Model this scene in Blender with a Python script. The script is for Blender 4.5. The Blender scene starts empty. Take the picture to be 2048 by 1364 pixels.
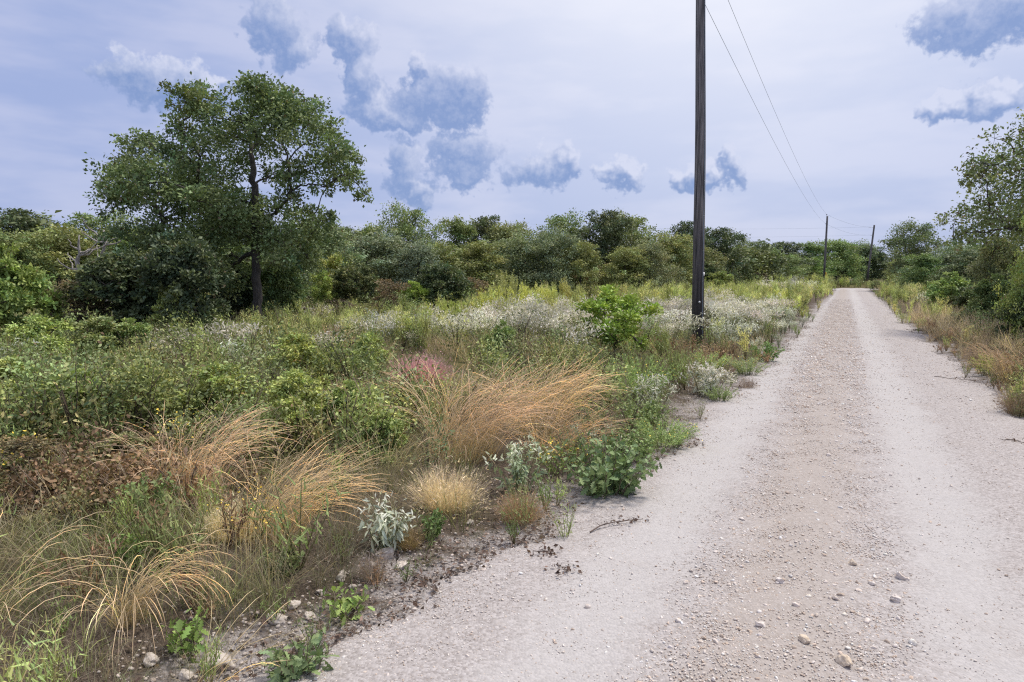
import bpy, math, random
import numpy as np
from mathutils import Vector
RNG = np.random.default_rng(7)
sc = bpy.context.scene
COL = sc.collection

# ------------------------------------------------------------------ camera
F, CX, CY, CAMH = 1365.0, 1024.0, 682.0, 1.9
PITCH = math.radians(-5.65)
cam = bpy.data.cameras.new('camera'); cam.sensor_width = 36; cam.lens = 36 * F / 2048
cam.clip_start = 0.05; cam.clip_end = 9000
camo = bpy.data.objects.new('camera', cam); COL.objects.link(camo)
camo.location = (0, 0, CAMH); camo.rotation_euler = (math.radians(90) + PITCH, 0, 0)
sc.camera = camo

def ray(u, v):
    x = (u - CX) / F; z = -(v - CY) / F
    return x, math.cos(PITCH) - math.sin(PITCH) * z, math.sin(PITCH) + math.cos(PITCH) * z
def gp(u, v):                       # point of the ground seen at (u, v)
    x, y, z = ray(u, v); t = -CAMH / z
    return np.array([x * t, y * t])
def at(u, v, Y):                    # point at distance Y along the ray
    x, y, z = ray(u, v); t = Y / y
    return np.array([x * t, Y, CAMH + z * t])
def proj(X, Y, Z=0.0):
    z = Z - CAMH
    d = Y * math.cos(PITCH) + z * math.sin(PITCH); h = -Y * math.sin(PITCH) + z * math.cos(PITCH)
    return CX + F * X / d, CY - F * h / d

def lin(*c):
    c = np.array(c, float) / 255.0
    return np.where(c <= 0.04045, c / 12.92, ((c + 0.055) / 1.055) ** 2.4)

# ------------------------------------------------------------------ road frame
_vx, _vy, _ = ray(1692, 547)
RD = np.array([_vx, _vy]) / math.hypot(_vx, _vy); RN = np.array([RD[1], -RD[0]])
def st(P): return P @ RD, P @ RN
_L = np.array([gp(*p) for p in [(560, 1364), (760, 1230), (950, 1110), (1110, 1030), (1290, 945), (1385, 850), (1440, 795), (1500, 758), (1560, 705), (1612, 650), (1642, 612), (1668, 588)]])
_R = np.array([gp(*p) for p in [(2048, 838), (1925, 738), (1830, 665), (1785, 625), (1748, 592)]])
_ls, _lt = st(_L); _rs, _rt = st(_R)
S_END = 93.0
def wob(s, k): return 0.10 * np.sin(s * 1.7 + k) + 0.07 * np.sin(s * 4.1 + 2 * k) + 0.04 * np.sin(s * 9.7 + k * 3)
def edge_l(s): return np.interp(s, _ls, _lt) + wob(s, 1.0) * np.clip(1.3 - s / 80, .3, 1)
def edge_r(s): return np.interp(s, _rs, _rt) + wob(s, 4.0) * np.clip(1.3 - s / 80, .3, 1)
def road_edge(P):                   # metres outside the road (negative on it)
    s, t = st(P)
    e = np.maximum(edge_l(s) - t, t - edge_r(s))
    cross = np.abs(P[:, 1] - 84 + 0.02 * P[:, 0]) - 3.5
    cross = np.where((P[:, 0] > 22), cross, 9)
    return np.where(s > S_END, cross, np.minimum(e, cross))

def bumps(X, Y):
    return (0.035 * np.sin(X * 1.3 + 1.1 * np.sin(Y * .9)) * np.cos(Y * 1.1) + 0.02 * np.sin(X * 3.7 + Y * 2.3)
            + 0.012 * np.sin(X * 7.9 - Y * 6.1))
def gz(P):
    e = road_edge(P)
    k = np.clip(e / 0.8, 0, 1); k = k * k * (3 - 2 * k)
    return np.where(e < 0, -0.06 * np.clip(-e / 0.25, 0, 1), k * (bumps(P[:, 0], P[:, 1]) + 0.05))
def gz1(x, y): return float(gz(np.array([[x, y]]))[0])

# ------------------------------------------------------------------ mesh builder
class Geo:
    def __init__(s): s.V = []; s.T = []; s.C = []; s.n = 0
    def add(s, V, T, C):
        V = np.asarray(V, float).reshape(-1, 3); T = np.asarray(T, int).reshape(-1, 3)
        C = np.asarray(C, float)
        if C.ndim == 1: C = np.tile(C, (len(V), 1))
        s.V.append(V); s.T.append(T + s.n); s.C.append(C); s.n += len(V)
    def arr(s):
        if not s.V: return np.zeros((0, 3)), np.zeros((0, 3), int), np.zeros((0, 3))
        return np.concatenate(s.V), np.concatenate(s.T), np.concatenate(s.C)
    def mesh(s, name, mat, smooth=False):
        V, T, C = s.arr()
        return to_mesh(name, V, T, C, mat, smooth)

def to_mesh(name, V, T, C, mat, smooth=False, attrs=None):
    m = bpy.data.meshes.new(name)
    m.vertices.add(len(V)); m.vertices.foreach_set('co', np.ascontiguousarray(V, np.float32).ravel())
    n = len(T)
    m.loops.add(n * 3); m.loops.foreach_set('vertex_index', np.ascontiguousarray(T, np.int32).ravel())
    m.polygons.add(n); m.polygons.foreach_set('loop_start', np.arange(0, n * 3, 3, dtype=np.int32))
    if smooth: m.polygons.foreach_set('use_smooth', np.ones(n, bool))
    if C is not None:
        a = m.color_attributes.new('col', 'BYTE_COLOR', 'POINT')
        a.data.foreach_set('color', np.concatenate([np.clip(C, 0, 1), np.ones((len(C), 1))], 1).astype(np.float32).ravel())
    for k, v in (attrs or {}).items():
        a = m.attributes.new(k, 'FLOAT', 'POINT'); a.data.foreach_set('value', np.ascontiguousarray(v, np.float32))
    m.update(calc_edges=True)
    if mat: m.materials.append(mat)
    return m

def link(name, mesh, parent=None, loc=None, rot=None, scale=None):
    o = bpy.data.objects.new(name, mesh); COL.objects.link(o)
    if parent: o.parent = parent
    if loc is not None: o.location = loc
    if rot is not None: o.rotation_euler = rot
    if scale is not None: o.scale = scale
    return o
def tag(o, label, cat, group=None):
    o['label'] = label; o['category'] = cat
    if group: o['group'] = group
    return o
def thing(name, label, cat, loc, rz=0, scale=(1, 1, 1), group=None):
    o = link(name, None, None, loc, (0, 0, rz), scale)
    o.empty_display_size = 0.2
    return tag(o, label, cat, group)
def kind(o, k): o['kind'] = k; return o

def nrm(a): return a / np.maximum(np.linalg.norm(a, axis=-1, keepdims=True), 1e-9)
def basis(d, n):                    # columns x, y = d, z ~ n
    y = nrm(d); x = nrm(np.cross(y, n)); z = np.cross(x, y)
    return np.stack([x, y, z], -1)
def inst(V, T, P, R, S, C, W=None):
    N, k = len(P), len(V)
    S = np.asarray(S, float)
    L = V[None] * (S[:, None, None] if S.ndim == 1 else S[:, None, :])
    out = np.einsum('nij,nkj->nki', R, L) + P[:, None]
    TT = T[None] + (np.arange(N) * k)[:, None, None]
    CC = np.repeat(C[:, None], k, 1) if C.ndim == 2 else C
    return out.reshape(-1, 3), TT.reshape(-1, 3), CC.reshape(-1, 3)

# leaf shapes, length 1 along +Y
LEAF2 = (np.array([[0, 0, 0], [-.3, .5, .12], [0, 1, 0], [.3, .5, .12]]), np.array([[0, 2, 1], [0, 3, 2]]))
LANCE = (np.array([[0, 0, 0], [-.13, .35, .05], [.13, .35, .05], [-.1, .7, 0], [.1, .7, 0], [0, 1, -.1], [0, .35, -.0], [0, .7, -.05]]),
         np.array([[0, 6, 1], [0, 2, 6], [1, 6, 7], [1, 7, 3], [6, 2, 4], [6, 4, 7], [3, 7, 5], [7, 4, 5]]))
SLIV = (np.array([[-.09, 0, 0], [.09, 0, 0], [0, 1, 0.05]]), np.array([[0, 1, 2]]))
LEAFR = (np.array([[0, 0, 0], [-.24, .3, .08], [-.21, .68, .08], [0, 1, 0], [.21, .68, .08], [.24, .3, .08]]), np.array([[0, 5, 1], [1, 5, 4], [1, 4, 2], [2, 4, 3]]))
def lobed():
    ys = [0, .1, .25, .36, .5, .6, .76, .86, 1.0]
    ws = [.01, .05, .23, .10, .33, .13, .26, .14, .02]
    V = []
    for y, w in zip(ys, ws):
        V += [[-w, y + (.04 if w > .2 else 0), w * .35], [0, y, 0], [w, y + (.04 if w > .2 else 0), w * .35]]
    T = []
    for i in range(len(ys) - 1):
        a, b = 3 * i, 3 * i + 3
        T += [[a, a + 1, b + 1], [a, b + 1, b], [a + 1, a + 2, b + 2], [a + 1, b + 2, b + 1]]
    return np.array(V, float), np.array(T)
OAKLEAF = lobed()
def disc(n=6):
    a = np.arange(n) * 2 * math.pi / n
    V = np.concatenate([[[0, 0, .1]], np.stack([np.cos(a) * .5, np.sin(a) * .5, 0 * a], 1)])
    return V, np.array([[0, 1 + i, 1 + (i + 1) % n] for i in range(n)])
DISC = disc()

def rdir(rng, n, up=0.0):
    d = rng.normal(size=(n, 3)); d[:, 2] += up
    return nrm(d)
def pal(rng, n, base, var=.18, hue=.1, brown=.0, browncol=(.12, .08, .04)):
    base = np.asarray(base, float)
    c = base[None] * np.exp(var * rng.normal(size=(n, 1)))
    h = rng.normal(size=(n, 1)) * hue
    c = c * np.concatenate([1 + 1.3 * h, 1 + .35 * h, 1 - .6 * h], 1)
    if brown > 0:
        m = rng.random(n) < brown
        c[m] = np.asarray(browncol) * np.exp(.3 * rng.normal(size=(m.sum(), 1)))
    return np.clip(c, .004, .95)

def tube(geo, path, rad, sides, col):
    path = np.asarray(path, float); K = len(path); rad = np.broadcast_to(rad, (K,))
    tg = np.gradient(path, axis=0); tg = nrm(tg)
    ref = np.array([0.13, .99, 0.05]) if abs(tg[0][2]) > .6 else np.array([0, 0, 1.0])
    x = nrm(np.cross(tg, ref)); y = np.cross(tg, x)
    a = np.arange(sides) * 2 * math.pi / sides
    V = path[:, None] + rad[:, None, None] * (np.cos(a)[None, :, None] * x[:, None] + np.sin(a)[None, :, None] * y[:, None])
    T = []
    for i in range(K - 1):
        for j in range(sides):
            p, q = i * sides + j, i * sides + (j + 1) % sides
            T += [[p, q, q + sides], [p, q + sides, p + sides]]
    base = (K - 1) * sides
    T += [[base, base + j, base + j + 1] for j in range(1, sides - 1)]
    geo.add(V.reshape(-1, 3), T, col)

def bez(a, c, b, K, rng=None, jit=0):
    t = np.linspace(0, 1, K)[:, None]
    P = (1 - t) ** 2 * a + 2 * t * (1 - t) * c + t * t * b
    if rng is not None and jit > 0: P[1:-1] += rng.normal(size=(K - 2, 3)) * jit
    return P

# ------------------------------------------------------------------ materials
def nt(mat): mat.use_nodes = True; t = mat.node_tree; t.nodes.clear(); return t
def nd(t, ty, **kw):
    n = t.nodes.new(ty)
    for k, v in kw.items():
        if k in n.bl_rna.properties and k != 'inputs': setattr(n, k, v)
    return n
def L(t, a, b): t.links.new(a, b)
def math_(t, op, a, b=None, c=None, clamp=False):
    n = t.nodes.new('ShaderNodeMath'); n.operation = op; n.use_clamp = clamp
    for i, v in enumerate((a, b, c)):
        if v is None: continue
        if isinstance(v, (int, float)): n.inputs[i].default_value = v
        else: L(t, v, n.inputs[i])
    return n.outputs[0]
def sstep(t, x, lo, hi):
    n = t.nodes.new('ShaderNodeMapRange'); n.interpolation_type = 'SMOOTHSTEP'
    n.inputs['From Min'].default_value = lo; n.inputs['From Max'].default_value = hi
    L(t, x, n.inputs['Value']); return n.outputs[0]
def mixc(t, fac, a, b, mode='MIX'):
    n = t.nodes.new('ShaderNodeMix'); n.data_type = 'RGBA'; n.blend_type = mode
    for sk, v in ((n.inputs[0], fac), (n.inputs[6], a), (n.inputs[7], b)):
        if isinstance(v, (int, float)): sk.default_value = v
        elif isinstance(v, (tuple, list, np.ndarray)): sk.default_value = (*[float(q) for q in v][:3], 1)
        else: L(t, v, sk)
    return n.outputs[2]
def noise(t, vec, scale, detail=3, rough=.55, dim='3D'):
    n = t.nodes.new('ShaderNodeTexNoise'); n.noise_dimensions = dim
    n.inputs['Scale'].default_value = scale; n.inputs['Detail'].default_value = detail; n.inputs['Roughness'].default_value = rough
    if vec is not None: L(t, vec, n.inputs['Vector'])
    return n
def attr(t, name):
    n = t.nodes.new('ShaderNodeAttribute'); n.attribute_name = name; return n

def mat_foliage(name, trans=.25, spec=.25, rough=.6, gain=1.0, sat=.82):
    m = bpy.data.materials.new(name); t = nt(m)
    a = attr(t, 'col'); oi = t.nodes.new('ShaderNodeObjectInfo')
    c = mixc(t, 1.0, a.outputs['Color'], oi.outputs['Color'], 'MULTIPLY'); c = mixc(t, 1.0, c, (gain * 1.01, gain * 1.0, gain * .9), 'MULTIPLY')
    hs = t.nodes.new('ShaderNodeHueSaturation'); hs.inputs['Saturation'].default_value = sat; L(t, c, hs.inputs['Color']); c = hs.outputs[0]
    p = t.nodes.new('ShaderNodeBsdfPrincipled'); L(t, c, p.inputs['Base Color'])
    p.inputs['Roughness'].default_value = rough; p.inputs['Specular IOR Level'].default_value = spec
    tr = t.nodes.new('ShaderNodeBsdfTranslucent')
    L(t, mixc(t, 1.0, c, (1.15, 1.2, .75), 'MULTIPLY'), tr.inputs['Color'])
    mx = t.nodes.new('ShaderNodeMixShader'); mx.inputs[0].default_value = trans
    L(t, p.outputs[0], mx.inputs[1]); L(t, tr.outputs[0], mx.inputs[2])
    o = t.nodes.new('ShaderNodeOutputMaterial'); L(t, mx.outputs[0], o.inputs[0])
    return m
M_LEAF = mat_foliage('leaf', .18, .3, .5, 1.65, .88)
M_WEED = mat_foliage('weed', .2, .2, .6, 1.3, .86)
M_GRASS = mat_foliage('dry_grass', .35, .25, .5, 1.42, .68)
M_PALE = mat_foliage('downy_leaf', .2, .1, .8, 1.15, .7)

def mat_bark():
    m = bpy.data.materials.new('bark'); t = nt(m)
    tc = t.nodes.new('ShaderNodeTexCoord'); mp = t.nodes.new('ShaderNodeMapping'); mp.inputs['Scale'].default_value = (1, 1, .22)
    L(t, tc.outputs['Object'], mp.inputs[0])
    n = noise(t, mp.outputs[0], 22, 5, .7)
    a = attr(t, 'col')
    k = sstep(t, n.outputs['Fac'], .3, .75)
    c = mixc(t, k, (.35, .33, .32), (1.25, 1.2, 1.15)); c = mixc(t, 1.0, a.outputs['Color'], c, 'MULTIPLY')
    p = t.nodes.new('ShaderNodeBsdfPrincipled'); L(t, c, p.inputs['Base Color']); p.inputs['Roughness'].default_value = .9
    b = t.nodes.new('ShaderNodeBump'); b.inputs['Strength'].default_value = .8; b.inputs['Distance'].default_value = .02
    L(t, n.outputs['Fac'], b.inputs['Height']); L(t, b.outputs[0], p.inputs['Normal'])
    o = t.nodes.new('ShaderNodeOutputMaterial'); L(t, p.outputs[0], o.inputs[0])
    return m
M_BARK = mat_bark()

def simple(name, col, rough=.6, metal=0, spec=.4):
    m = bpy.data.materials.new(name); t = nt(m)
    tc = t.nodes.new('ShaderNodeTexCoord'); n = noise(t, tc.outputs['Object'], 30, 3)
    c = mixc(t, n.outputs['Fac'], np.array(col) * .75, np.minimum(np.array(col) * 1.2, .9))
    p = t.nodes.new('ShaderNodeBsdfPrincipled'); L(t, c, p.inputs['Base Color'])
    p.inputs['Roughness'].default_value = rough; p.inputs['Metallic'].default_value = metal
    p.inputs['Specular IOR Level'].default_value = spec
    o = t.nodes.new('ShaderNodeOutputMaterial'); L(t, p.outputs[0], o.inputs[0])
    return m

def mat_pole():
    m = bpy.data.materials.new('creosoted_wood'); t = nt(m)
    tc = t.nodes.new('ShaderNodeTexCoord')
    mp = t.nodes.new('ShaderNodeMapping'); mp.inputs['Scale'].default_value = (1, 1, .035); L(t, tc.outputs['Object'], mp.inputs[0])
    n = noise(t, mp.outputs[0], 28, 6, .65)
    mp2 = t.nodes.new('ShaderNodeMapping'); mp2.inputs['Scale'].default_value = (1, 1, .3); L(t, tc.outputs['Object'], mp2.inputs[0])
    n2 = noise(t, mp2.outputs[0], 5, 4, .6)
    sx = t.nodes.new('ShaderNodeSeparateXYZ'); L(t, tc.outputs['Object'], sx.inputs[0])
    hz = math_(t, 'MULTIPLY_ADD', n2.outputs['Fac'], 2.2, sx.outputs['Z'])
    k = sstep(t, hz, 1.5, 6.0)
    g = mixc(t, sstep(t, n.outputs['Fac'], .3, .7), (.012, .011, .011), (.045, .04, .04))
    g2 = mixc(t, sstep(t, n.outputs['Fac'], .32, .68), (.022, .021, .023), (.27, .245, .24))
    c = mixc(t, k, g, g2)
    p = t.nodes.new('ShaderNodeBsdfPrincipled'); L(t, c, p.inputs['Base Color']); p.inputs['Roughness'].default_value = .62
    p.inputs['Specular IOR Level'].default_value = .3
    b = t.nodes.new('ShaderNodeBump'); b.inputs['Strength'].default_value = .7; b.inputs['Distance'].default_value = .012
    L(t, n.outputs['Fac'], b.inputs['Height']); L(t, b.outputs[0], p.inputs['Normal'])
    o = t.nodes.new('ShaderNodeOutputMaterial'); L(t, p.outputs[0], o.inputs[0])
    return m
M_POLE = mat_pole()
M_METAL = simple('galvanised_metal', (.45, .46, .48), .4, .8)
M_TAG = simple('white_tag', (.75, .75, .75), .5)
M_YEL = simple('yellow_plastic', (.75, .42, .02), .4)
M_WIRE = simple('grey_wire', (.20, .26, .31), .5)
M_PORC = simple('grey_porcelain', (.25, .25, .27), .3)

def gravel_colour(t, pos, tt):
    """Crushed pale limestone; tt = metres across the road."""
    n1 = noise(t, pos, 1.3, 4, .6).outputs['Fac']; n2 = noise(t, pos, 9, 4, .65).outputs['Fac']
    n3 = noise(t, pos, 70, 3, .7).outputs['Fac']
    v = t.nodes.new('ShaderNodeTexVoronoi'); v.inputs['Scale'].default_value = 62; L(t, pos, v.inputs['Vector'])
    v2 = t.nodes.new('ShaderNodeTexVoronoi'); v2.inputs['Scale'].default_value = 24; L(t, pos, v2.inputs['Vector'])
    sp = t.nodes.new('ShaderNodeSeparateColor'); L(t, v.outputs['Color'], sp.inputs[0])
    c = mixc(t, sp.outputs[0], (.25, .225, .215), (.47, .44, .435))
    c = mixc(t, math_(t, 'MULTIPLY', sstep(t, n3, .35, .7), .55), c, (.44, .41, .405))
    wob_ = math_(t, 'MULTIPLY_ADD', n1, .5, math_(t, 'MULTIPLY', n2, .35))
    d = math_(t, 'ADD', tt, math_(t, 'SUBTRACT', wob_, .42))
    ctr = math_(t, 'ABSOLUTE', math_(t, 'ADD', d, .22))
    k = sstep(t, ctr, .55, .12)                     # the loose strip between the wheel tracks
    c = mixc(t, math_(t, 'MULTIPLY', k, .55), c, (.36, .315, .28))
    tr = math_(t, 'ABSOLUTE', math_(t, 'SUBTRACT', math_(t, 'ABSOLUTE', math_(t, 'ADD', d, .2)), .95))
    kt = math_(t, 'MULTIPLY', sstep(t, tr, .5, .1), .6)
    c = mixc(t, kt, c, (.47, .457, .455))            # compacted dust of the wheel tracks
    c = mixc(t, math_(t, 'MULTIPLY', sstep(t, n1, .55, .8), .3), c, (.35, .305, .275))
    c = mixc(t, math_(t, 'MULTIPLY', sstep(t, n2, .6, .85), .35), c, (.31, .27, .245))
    hgt = math_(t, 'ADD', math_(t, 'MULTIPLY', v.outputs['Distance'], -1.0), math_(t, 'MULTIPLY', v2.outputs['Distance'], -.7))
    hgt = math_(t, 'MULTIPLY_ADD', n2, 1.2, hgt)
    return c, hgt

def mat_road():
    m = bpy.data.materials.new('limestone_gravel'); t = nt(m)
    g = t.nodes.new('ShaderNodeNewGeometry'); a = attr(t, 'across')
    c, h = gravel_colour(t, g.outputs['Position'], a.outputs['Fac'])
    p = t.nodes.new('ShaderNodeBsdfPrincipled'); L(t, c, p.inputs['Base Color']); p.inputs['Roughness'].default_value = .9
    p.inputs['Specular IOR Level'].default_value = .2
    b = t.nodes.new('ShaderNodeBump'); b.inputs['Strength'].default_value = .4; b.inputs['Distance'].default_value = .012
    L(t, h, b.inputs['Height']); L(t, b.outputs[0], p.inputs['Normal'])
    o = t.nodes.new('ShaderNodeOutputMaterial'); L(t, p.outputs[0], o.inputs[0])
    return m
def mat_ground():
    m = bpy.data.materials.new('soil'); t = nt(m)
    g = t.nodes.new('ShaderNodeNewGeometry'); a = attr(t, 'edge'); pos = g.outputs['Position']
    zero = t.nodes.new('ShaderNodeValue'); zero.outputs[0].default_value = -2.2
    c, h = gravel_colour(t, pos, zero.outputs[0])
    n1 = noise(t, pos, 3.0, 5, .65).outputs['Fac']; n2 = noise(t, pos, 35, 4, .7).outputs['Fac']
    soil = mixc(t, sstep(t, n2, .3, .7), (.055, .043, .034), (.17, .135, .105))
    far = mixc(t, sstep(t, n1, .35, .65), (.07, .075, .03), (.16, .14, .06))
    soil = mixc(t, sstep(t, a.outputs['Fac'], 1.5, 4.0), soil, far)
    e = math_(t, 'MULTIPLY_ADD', math_(t, 'SUBTRACT', n1, .5), 1.6, a.outputs['Fac'])
    e = math_(t, 'MULTIPLY_ADD', math_(t, 'SUBTRACT', n2, .5), .5, e)
    k = sstep(t, e, .5, .05)
    c = mixc(t, k, soil, c)
    p = t.nodes.new('ShaderNodeBsdfPrincipled'); L(t, c, p.inputs['Base Color']); p.inputs['Roughness'].default_value = .95
    p.inputs['Specular IOR Level'].default_value = .1
    b = t.nodes.new('ShaderNodeBump'); b.inputs['Strength'].default_value = .8; b.inputs['Distance'].default_value = .02
    L(t, math_(t, 'MULTIPLY_ADD', n2, 2.0, h), b.inputs['Height']); L(t, b.outputs[0], p.inputs['Normal'])
    o = t.nodes.new('ShaderNodeOutputMaterial'); L(t, p.outputs[0], o.inputs[0])
    return m
def mat_stone():
    m = bpy.data.materials.new('limestone'); t = nt(m)
    a = attr(t, 'col'); g = t.nodes.new('ShaderNodeNewGeometry')
    n = noise(t, g.outputs['Position'], 45, 5, .7)
    c = mixc(t, sstep(t, n.outputs['Fac'], .3, .7), (.72, .68, .64), (1.1, 1.1, 1.1)); c = mixc(t, 1., a.outputs['Color'], c, 'MULTIPLY')
    p = t.nodes.new('ShaderNodeBsdfPrincipled'); L(t, c, p.inputs['Base Color']); p.inputs['Roughness'].default_value = .9
    p.inputs['Specular IOR Level'].default_value = .2
    b = t.nodes.new('ShaderNodeBump'); b.inputs['Strength'].default_value = .5; b.inputs['Distance'].default_value = .01
    L(t, n.outputs['Fac'], b.inputs['Height']); L(t, b.outputs[0], p.inputs['Normal'])
    o = t.nodes.new('ShaderNodeOutputMaterial'); L(t, p.outputs[0], o.inputs[0])
    return m
M_STONE = mat_stone()

# ------------------------------------------------------------------ ground and road
def grid_mesh(name, X, Y, Z, mat, attrs):
    ny, nx = X.shape
    i = np.arange(ny * nx).reshape(ny, nx)
    a, b, c, d = i[:-1, :-1].ravel(), i[:-1, 1:].ravel(), i[1:, 1:].ravel(), i[1:, :-1].ravel()
    T = np.concatenate([np.stack([a, b, c], 1), np.stack([a, c, d], 1)])
    return to_mesh(name, np.stack([X.ravel(), Y.ravel(), Z.ravel()], 1), T, None, mat, True, {k: v.ravel() for k, v in attrs.items()})
u = np.linspace(-1, 1, 381); gx = np.sinh(u * 8.2) * 1.0 + 0.5
w = np.linspace(-.45, 1, 381); gy = np.sinh(w * 8.0) * 1.2 + 4.0
X, Y = np.meshgrid(gx, gy)
P = np.stack([X.ravel(), Y.ravel()], 1)
kind(link('ground', grid_mesh('ground', X, Y, gz(P).reshape(X.shape), mat_ground(), {'edge': road_edge(P)})), 'structure')

M_ROAD = mat_road()
ss = np.concatenate([np.arange(-8, 14, .06), np.arange(14, 40, .15), np.arange(40, S_END + 6, .5)])
tt = np.linspace(0, 1, 61)
EL, ER = edge_l(ss), edge_r(ss)
TT = EL[:, None] + (ER - EL)[:, None] * tt[None]
SS = np.repeat(ss[:, None], len(tt), 1)
PX = SS * RD[0] + TT * RN[0]; PY = SS * RD[1] + TT * RN[1]
em = np.minimum(TT - EL[:, None], ER[:, None] - TT)
prof = 0.03 * np.clip(em / .5, 0, 1) - 0.022 * (np.exp(-((TT + 1.12) / .38) ** 2) + np.exp(-((TT - .75) / .38) ** 2)) + .012 * np.exp(-((TT + .2) / .3) ** 2)
prof += .003 * np.sin(SS * 3.1 + TT * 3) * np.sin(TT * 7 - SS * 1.3) + .002 * np.sin(SS * 13.1 + 2 * np.sin(TT * 9))
kind(link('gravel_road', grid_mesh('gravel_road', PX, PY, prof + .004 - .02 * (em <= 0), M_ROAD, {'across': TT})), 'structure')
def road_z(s, t):
    em = np.minimum(t - edge_l(s), edge_r(s) - t)
    return 0.03 * np.clip(em / .5, 0, 1) - 0.022 * (np.exp(-((t + 1.12) / .38) ** 2) + np.exp(-((t - .75) / .38) ** 2)) + .012 * np.exp(-((t + .2) / .3) ** 2)
cx = np.linspace(24, 110, 60); cy = np.linspace(-3.5, 3.5, 9)
CXX, CYY = np.meshgrid(cx, cy); CYw = CYY + 84 - .02 * CXX
kind(link('crossing_road', grid_mesh('crossing_road', CXX, CYw, .045 - .003 * CYY ** 2, M_ROAD, {'across': CYY * 0 - 1.1})), 'structure')

# ------------------------------------------------------------------ trees and shrubs
def grow(rng, trunk, trad, blobs, leaf, nsub, nleaf, base, var=.16, brown=.03, barkcol=(.09, .08, .075), rt=.016,
         fork=.3, spread=.26, shape=LEAF2, droop=.15, twig=True, flat=.8, upn=.9):
    """trunk: polyline; blobs: (x, y, z, r). Returns (wood Geo, leaf Geo)."""
    wood, fol = Geo(), Geo()
    trunk = np.asarray(trunk, float); trad = np.asarray(trad, float)
    tl = np.linspace(0, len(trunk) - 1, 4 * len(trunk))
    tp = np.stack([np.interp(tl, np.arange(len(trunk)), trunk[:, k]) for k in range(3)], 1)
    trr = np.interp(tl, np.arange(len(trunk)), trad)
    tp[1:] += rng.normal(size=(len(tp) - 1, 3)) * trad[0] * .12
    top = trunk[-1, 2]
    nodes = [p for p in tp if p[2] >= fork * top]; owner = [-1] * len(nodes)
    limbs = []
    B = np.asarray(blobs, float)
    order = np.argsort([min(np.linalg.norm(b[:3] - n) for n in nodes) for b in B])
    for bi in order:
        c = B[bi, :3]; N = np.array(nodes)
        d = np.linalg.norm(N - c, axis=1)
        cost = d + 1.2 * np.maximum(0, N[:, 2] - c[2] + .25 * d)
        j = int(np.argmin(cost)); a = N[j]; dist = d[j]
        ctrl = a + (c - a) * .5 + np.array([0, 0, .16 * dist]) + rng.normal(size=3) * .07 * dist
        path = bez(a, ctrl, c, 8, rng, .022 * dist)
        limbs.append([path, owner[j], 1, bi])
        for p in path[2:]: nodes.append(p); owner.append(len(limbs) - 1)
    for k in range(len(limbs) - 1, -1, -1):
        if limbs[k][1] >= 0: limbs[limbs[k][1]][2] += limbs[k][2]
    tube(wood, tp, trr, 9, barkcol)
    for path, ow, n, bi in limbs:
        r0 = min(rt * math.sqrt(n) + .004, trad[0] * .75)
        tube(wood, path, np.linspace(r0, max(rt * .45, r0 * .4), len(path)), 6, barkcol)
    for b in B:
        c, r = b[:3], b[3] * rng.uniform(.9, 1.15)
        m = max(3, int(nsub * (r / spread_ref(B)) ** 2))
        d = rdir(rng, m, .25)
        rr = r * rng.uniform(.2, 1.0, m) ** .6 * np.where(rng.random(m) < .12, 1.4, 1.0)
        sub = c + d * rr[:, None] * np.array([1, 1, flat])
        if twig:
            for s_ in sub[:: (1 if m < 12 else 2)]:
                tube(wood, bez(c, (c + s_) / 2 + rng.normal(size=3) * .12 * r, s_, 4), np.linspace(rt * .4, rt * .18, 4), 3, barkcol)
        n = nleaf
        P = (sub[:, None] + rng.normal(size=(m, n, 3)) * r * spread * np.array([1, 1, .75])).reshape(-1, 3)
        out = nrm(P - c)
        D = nrm(out * .7 + rng.normal(size=P.shape) * .7 - np.array([0, 0, droop]))
        Nn = nrm(rng.normal(size=P.shape) * .8 + np.array([0, 0, upn]))
        cl = np.repeat(pal(rng, m, base, var, .09), n, 0) * np.exp(.10 * rng.normal(size=(m * n, 1)))
        bm = rng.random(m * n) < brown
        cl[bm] = np.array([.105, .072, .04]) * np.exp(.3 * rng.normal(size=(bm.sum(), 1)))
        S = leaf * rng.uniform(.6, 1.25, m * n)
        fol.add(*inst(shape[0], shape[1], P, basis(D, Nn), S, np.clip(cl, .004, 1)))
    return wood, fol
def spread_ref(B): return float(np.median(B[:, 3]))

GREEN = lin(108, 120, 76); OLIVE = lin(116, 125, 82); DARK = lin(86, 96, 68); GREYG = lin(116, 124, 100)
BROWNT = lin(112, 102, 74)

def plant_tree(name, cat, label, wood, fol, loc, rz=0, scale=(1, 1, 1), tint=(1, 1, 1), group=None, pn=('trunk', 'crown')):
    r = thing(name, label, cat, loc, rz, scale, group)
    if wood is not None: link(pn[0], wood, r)
    if fol is not None:
        o = link(pn[1], fol, r); o.color = (tint[0], tint[1], .35 + .65 * tint[2], 1)
    return r

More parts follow.
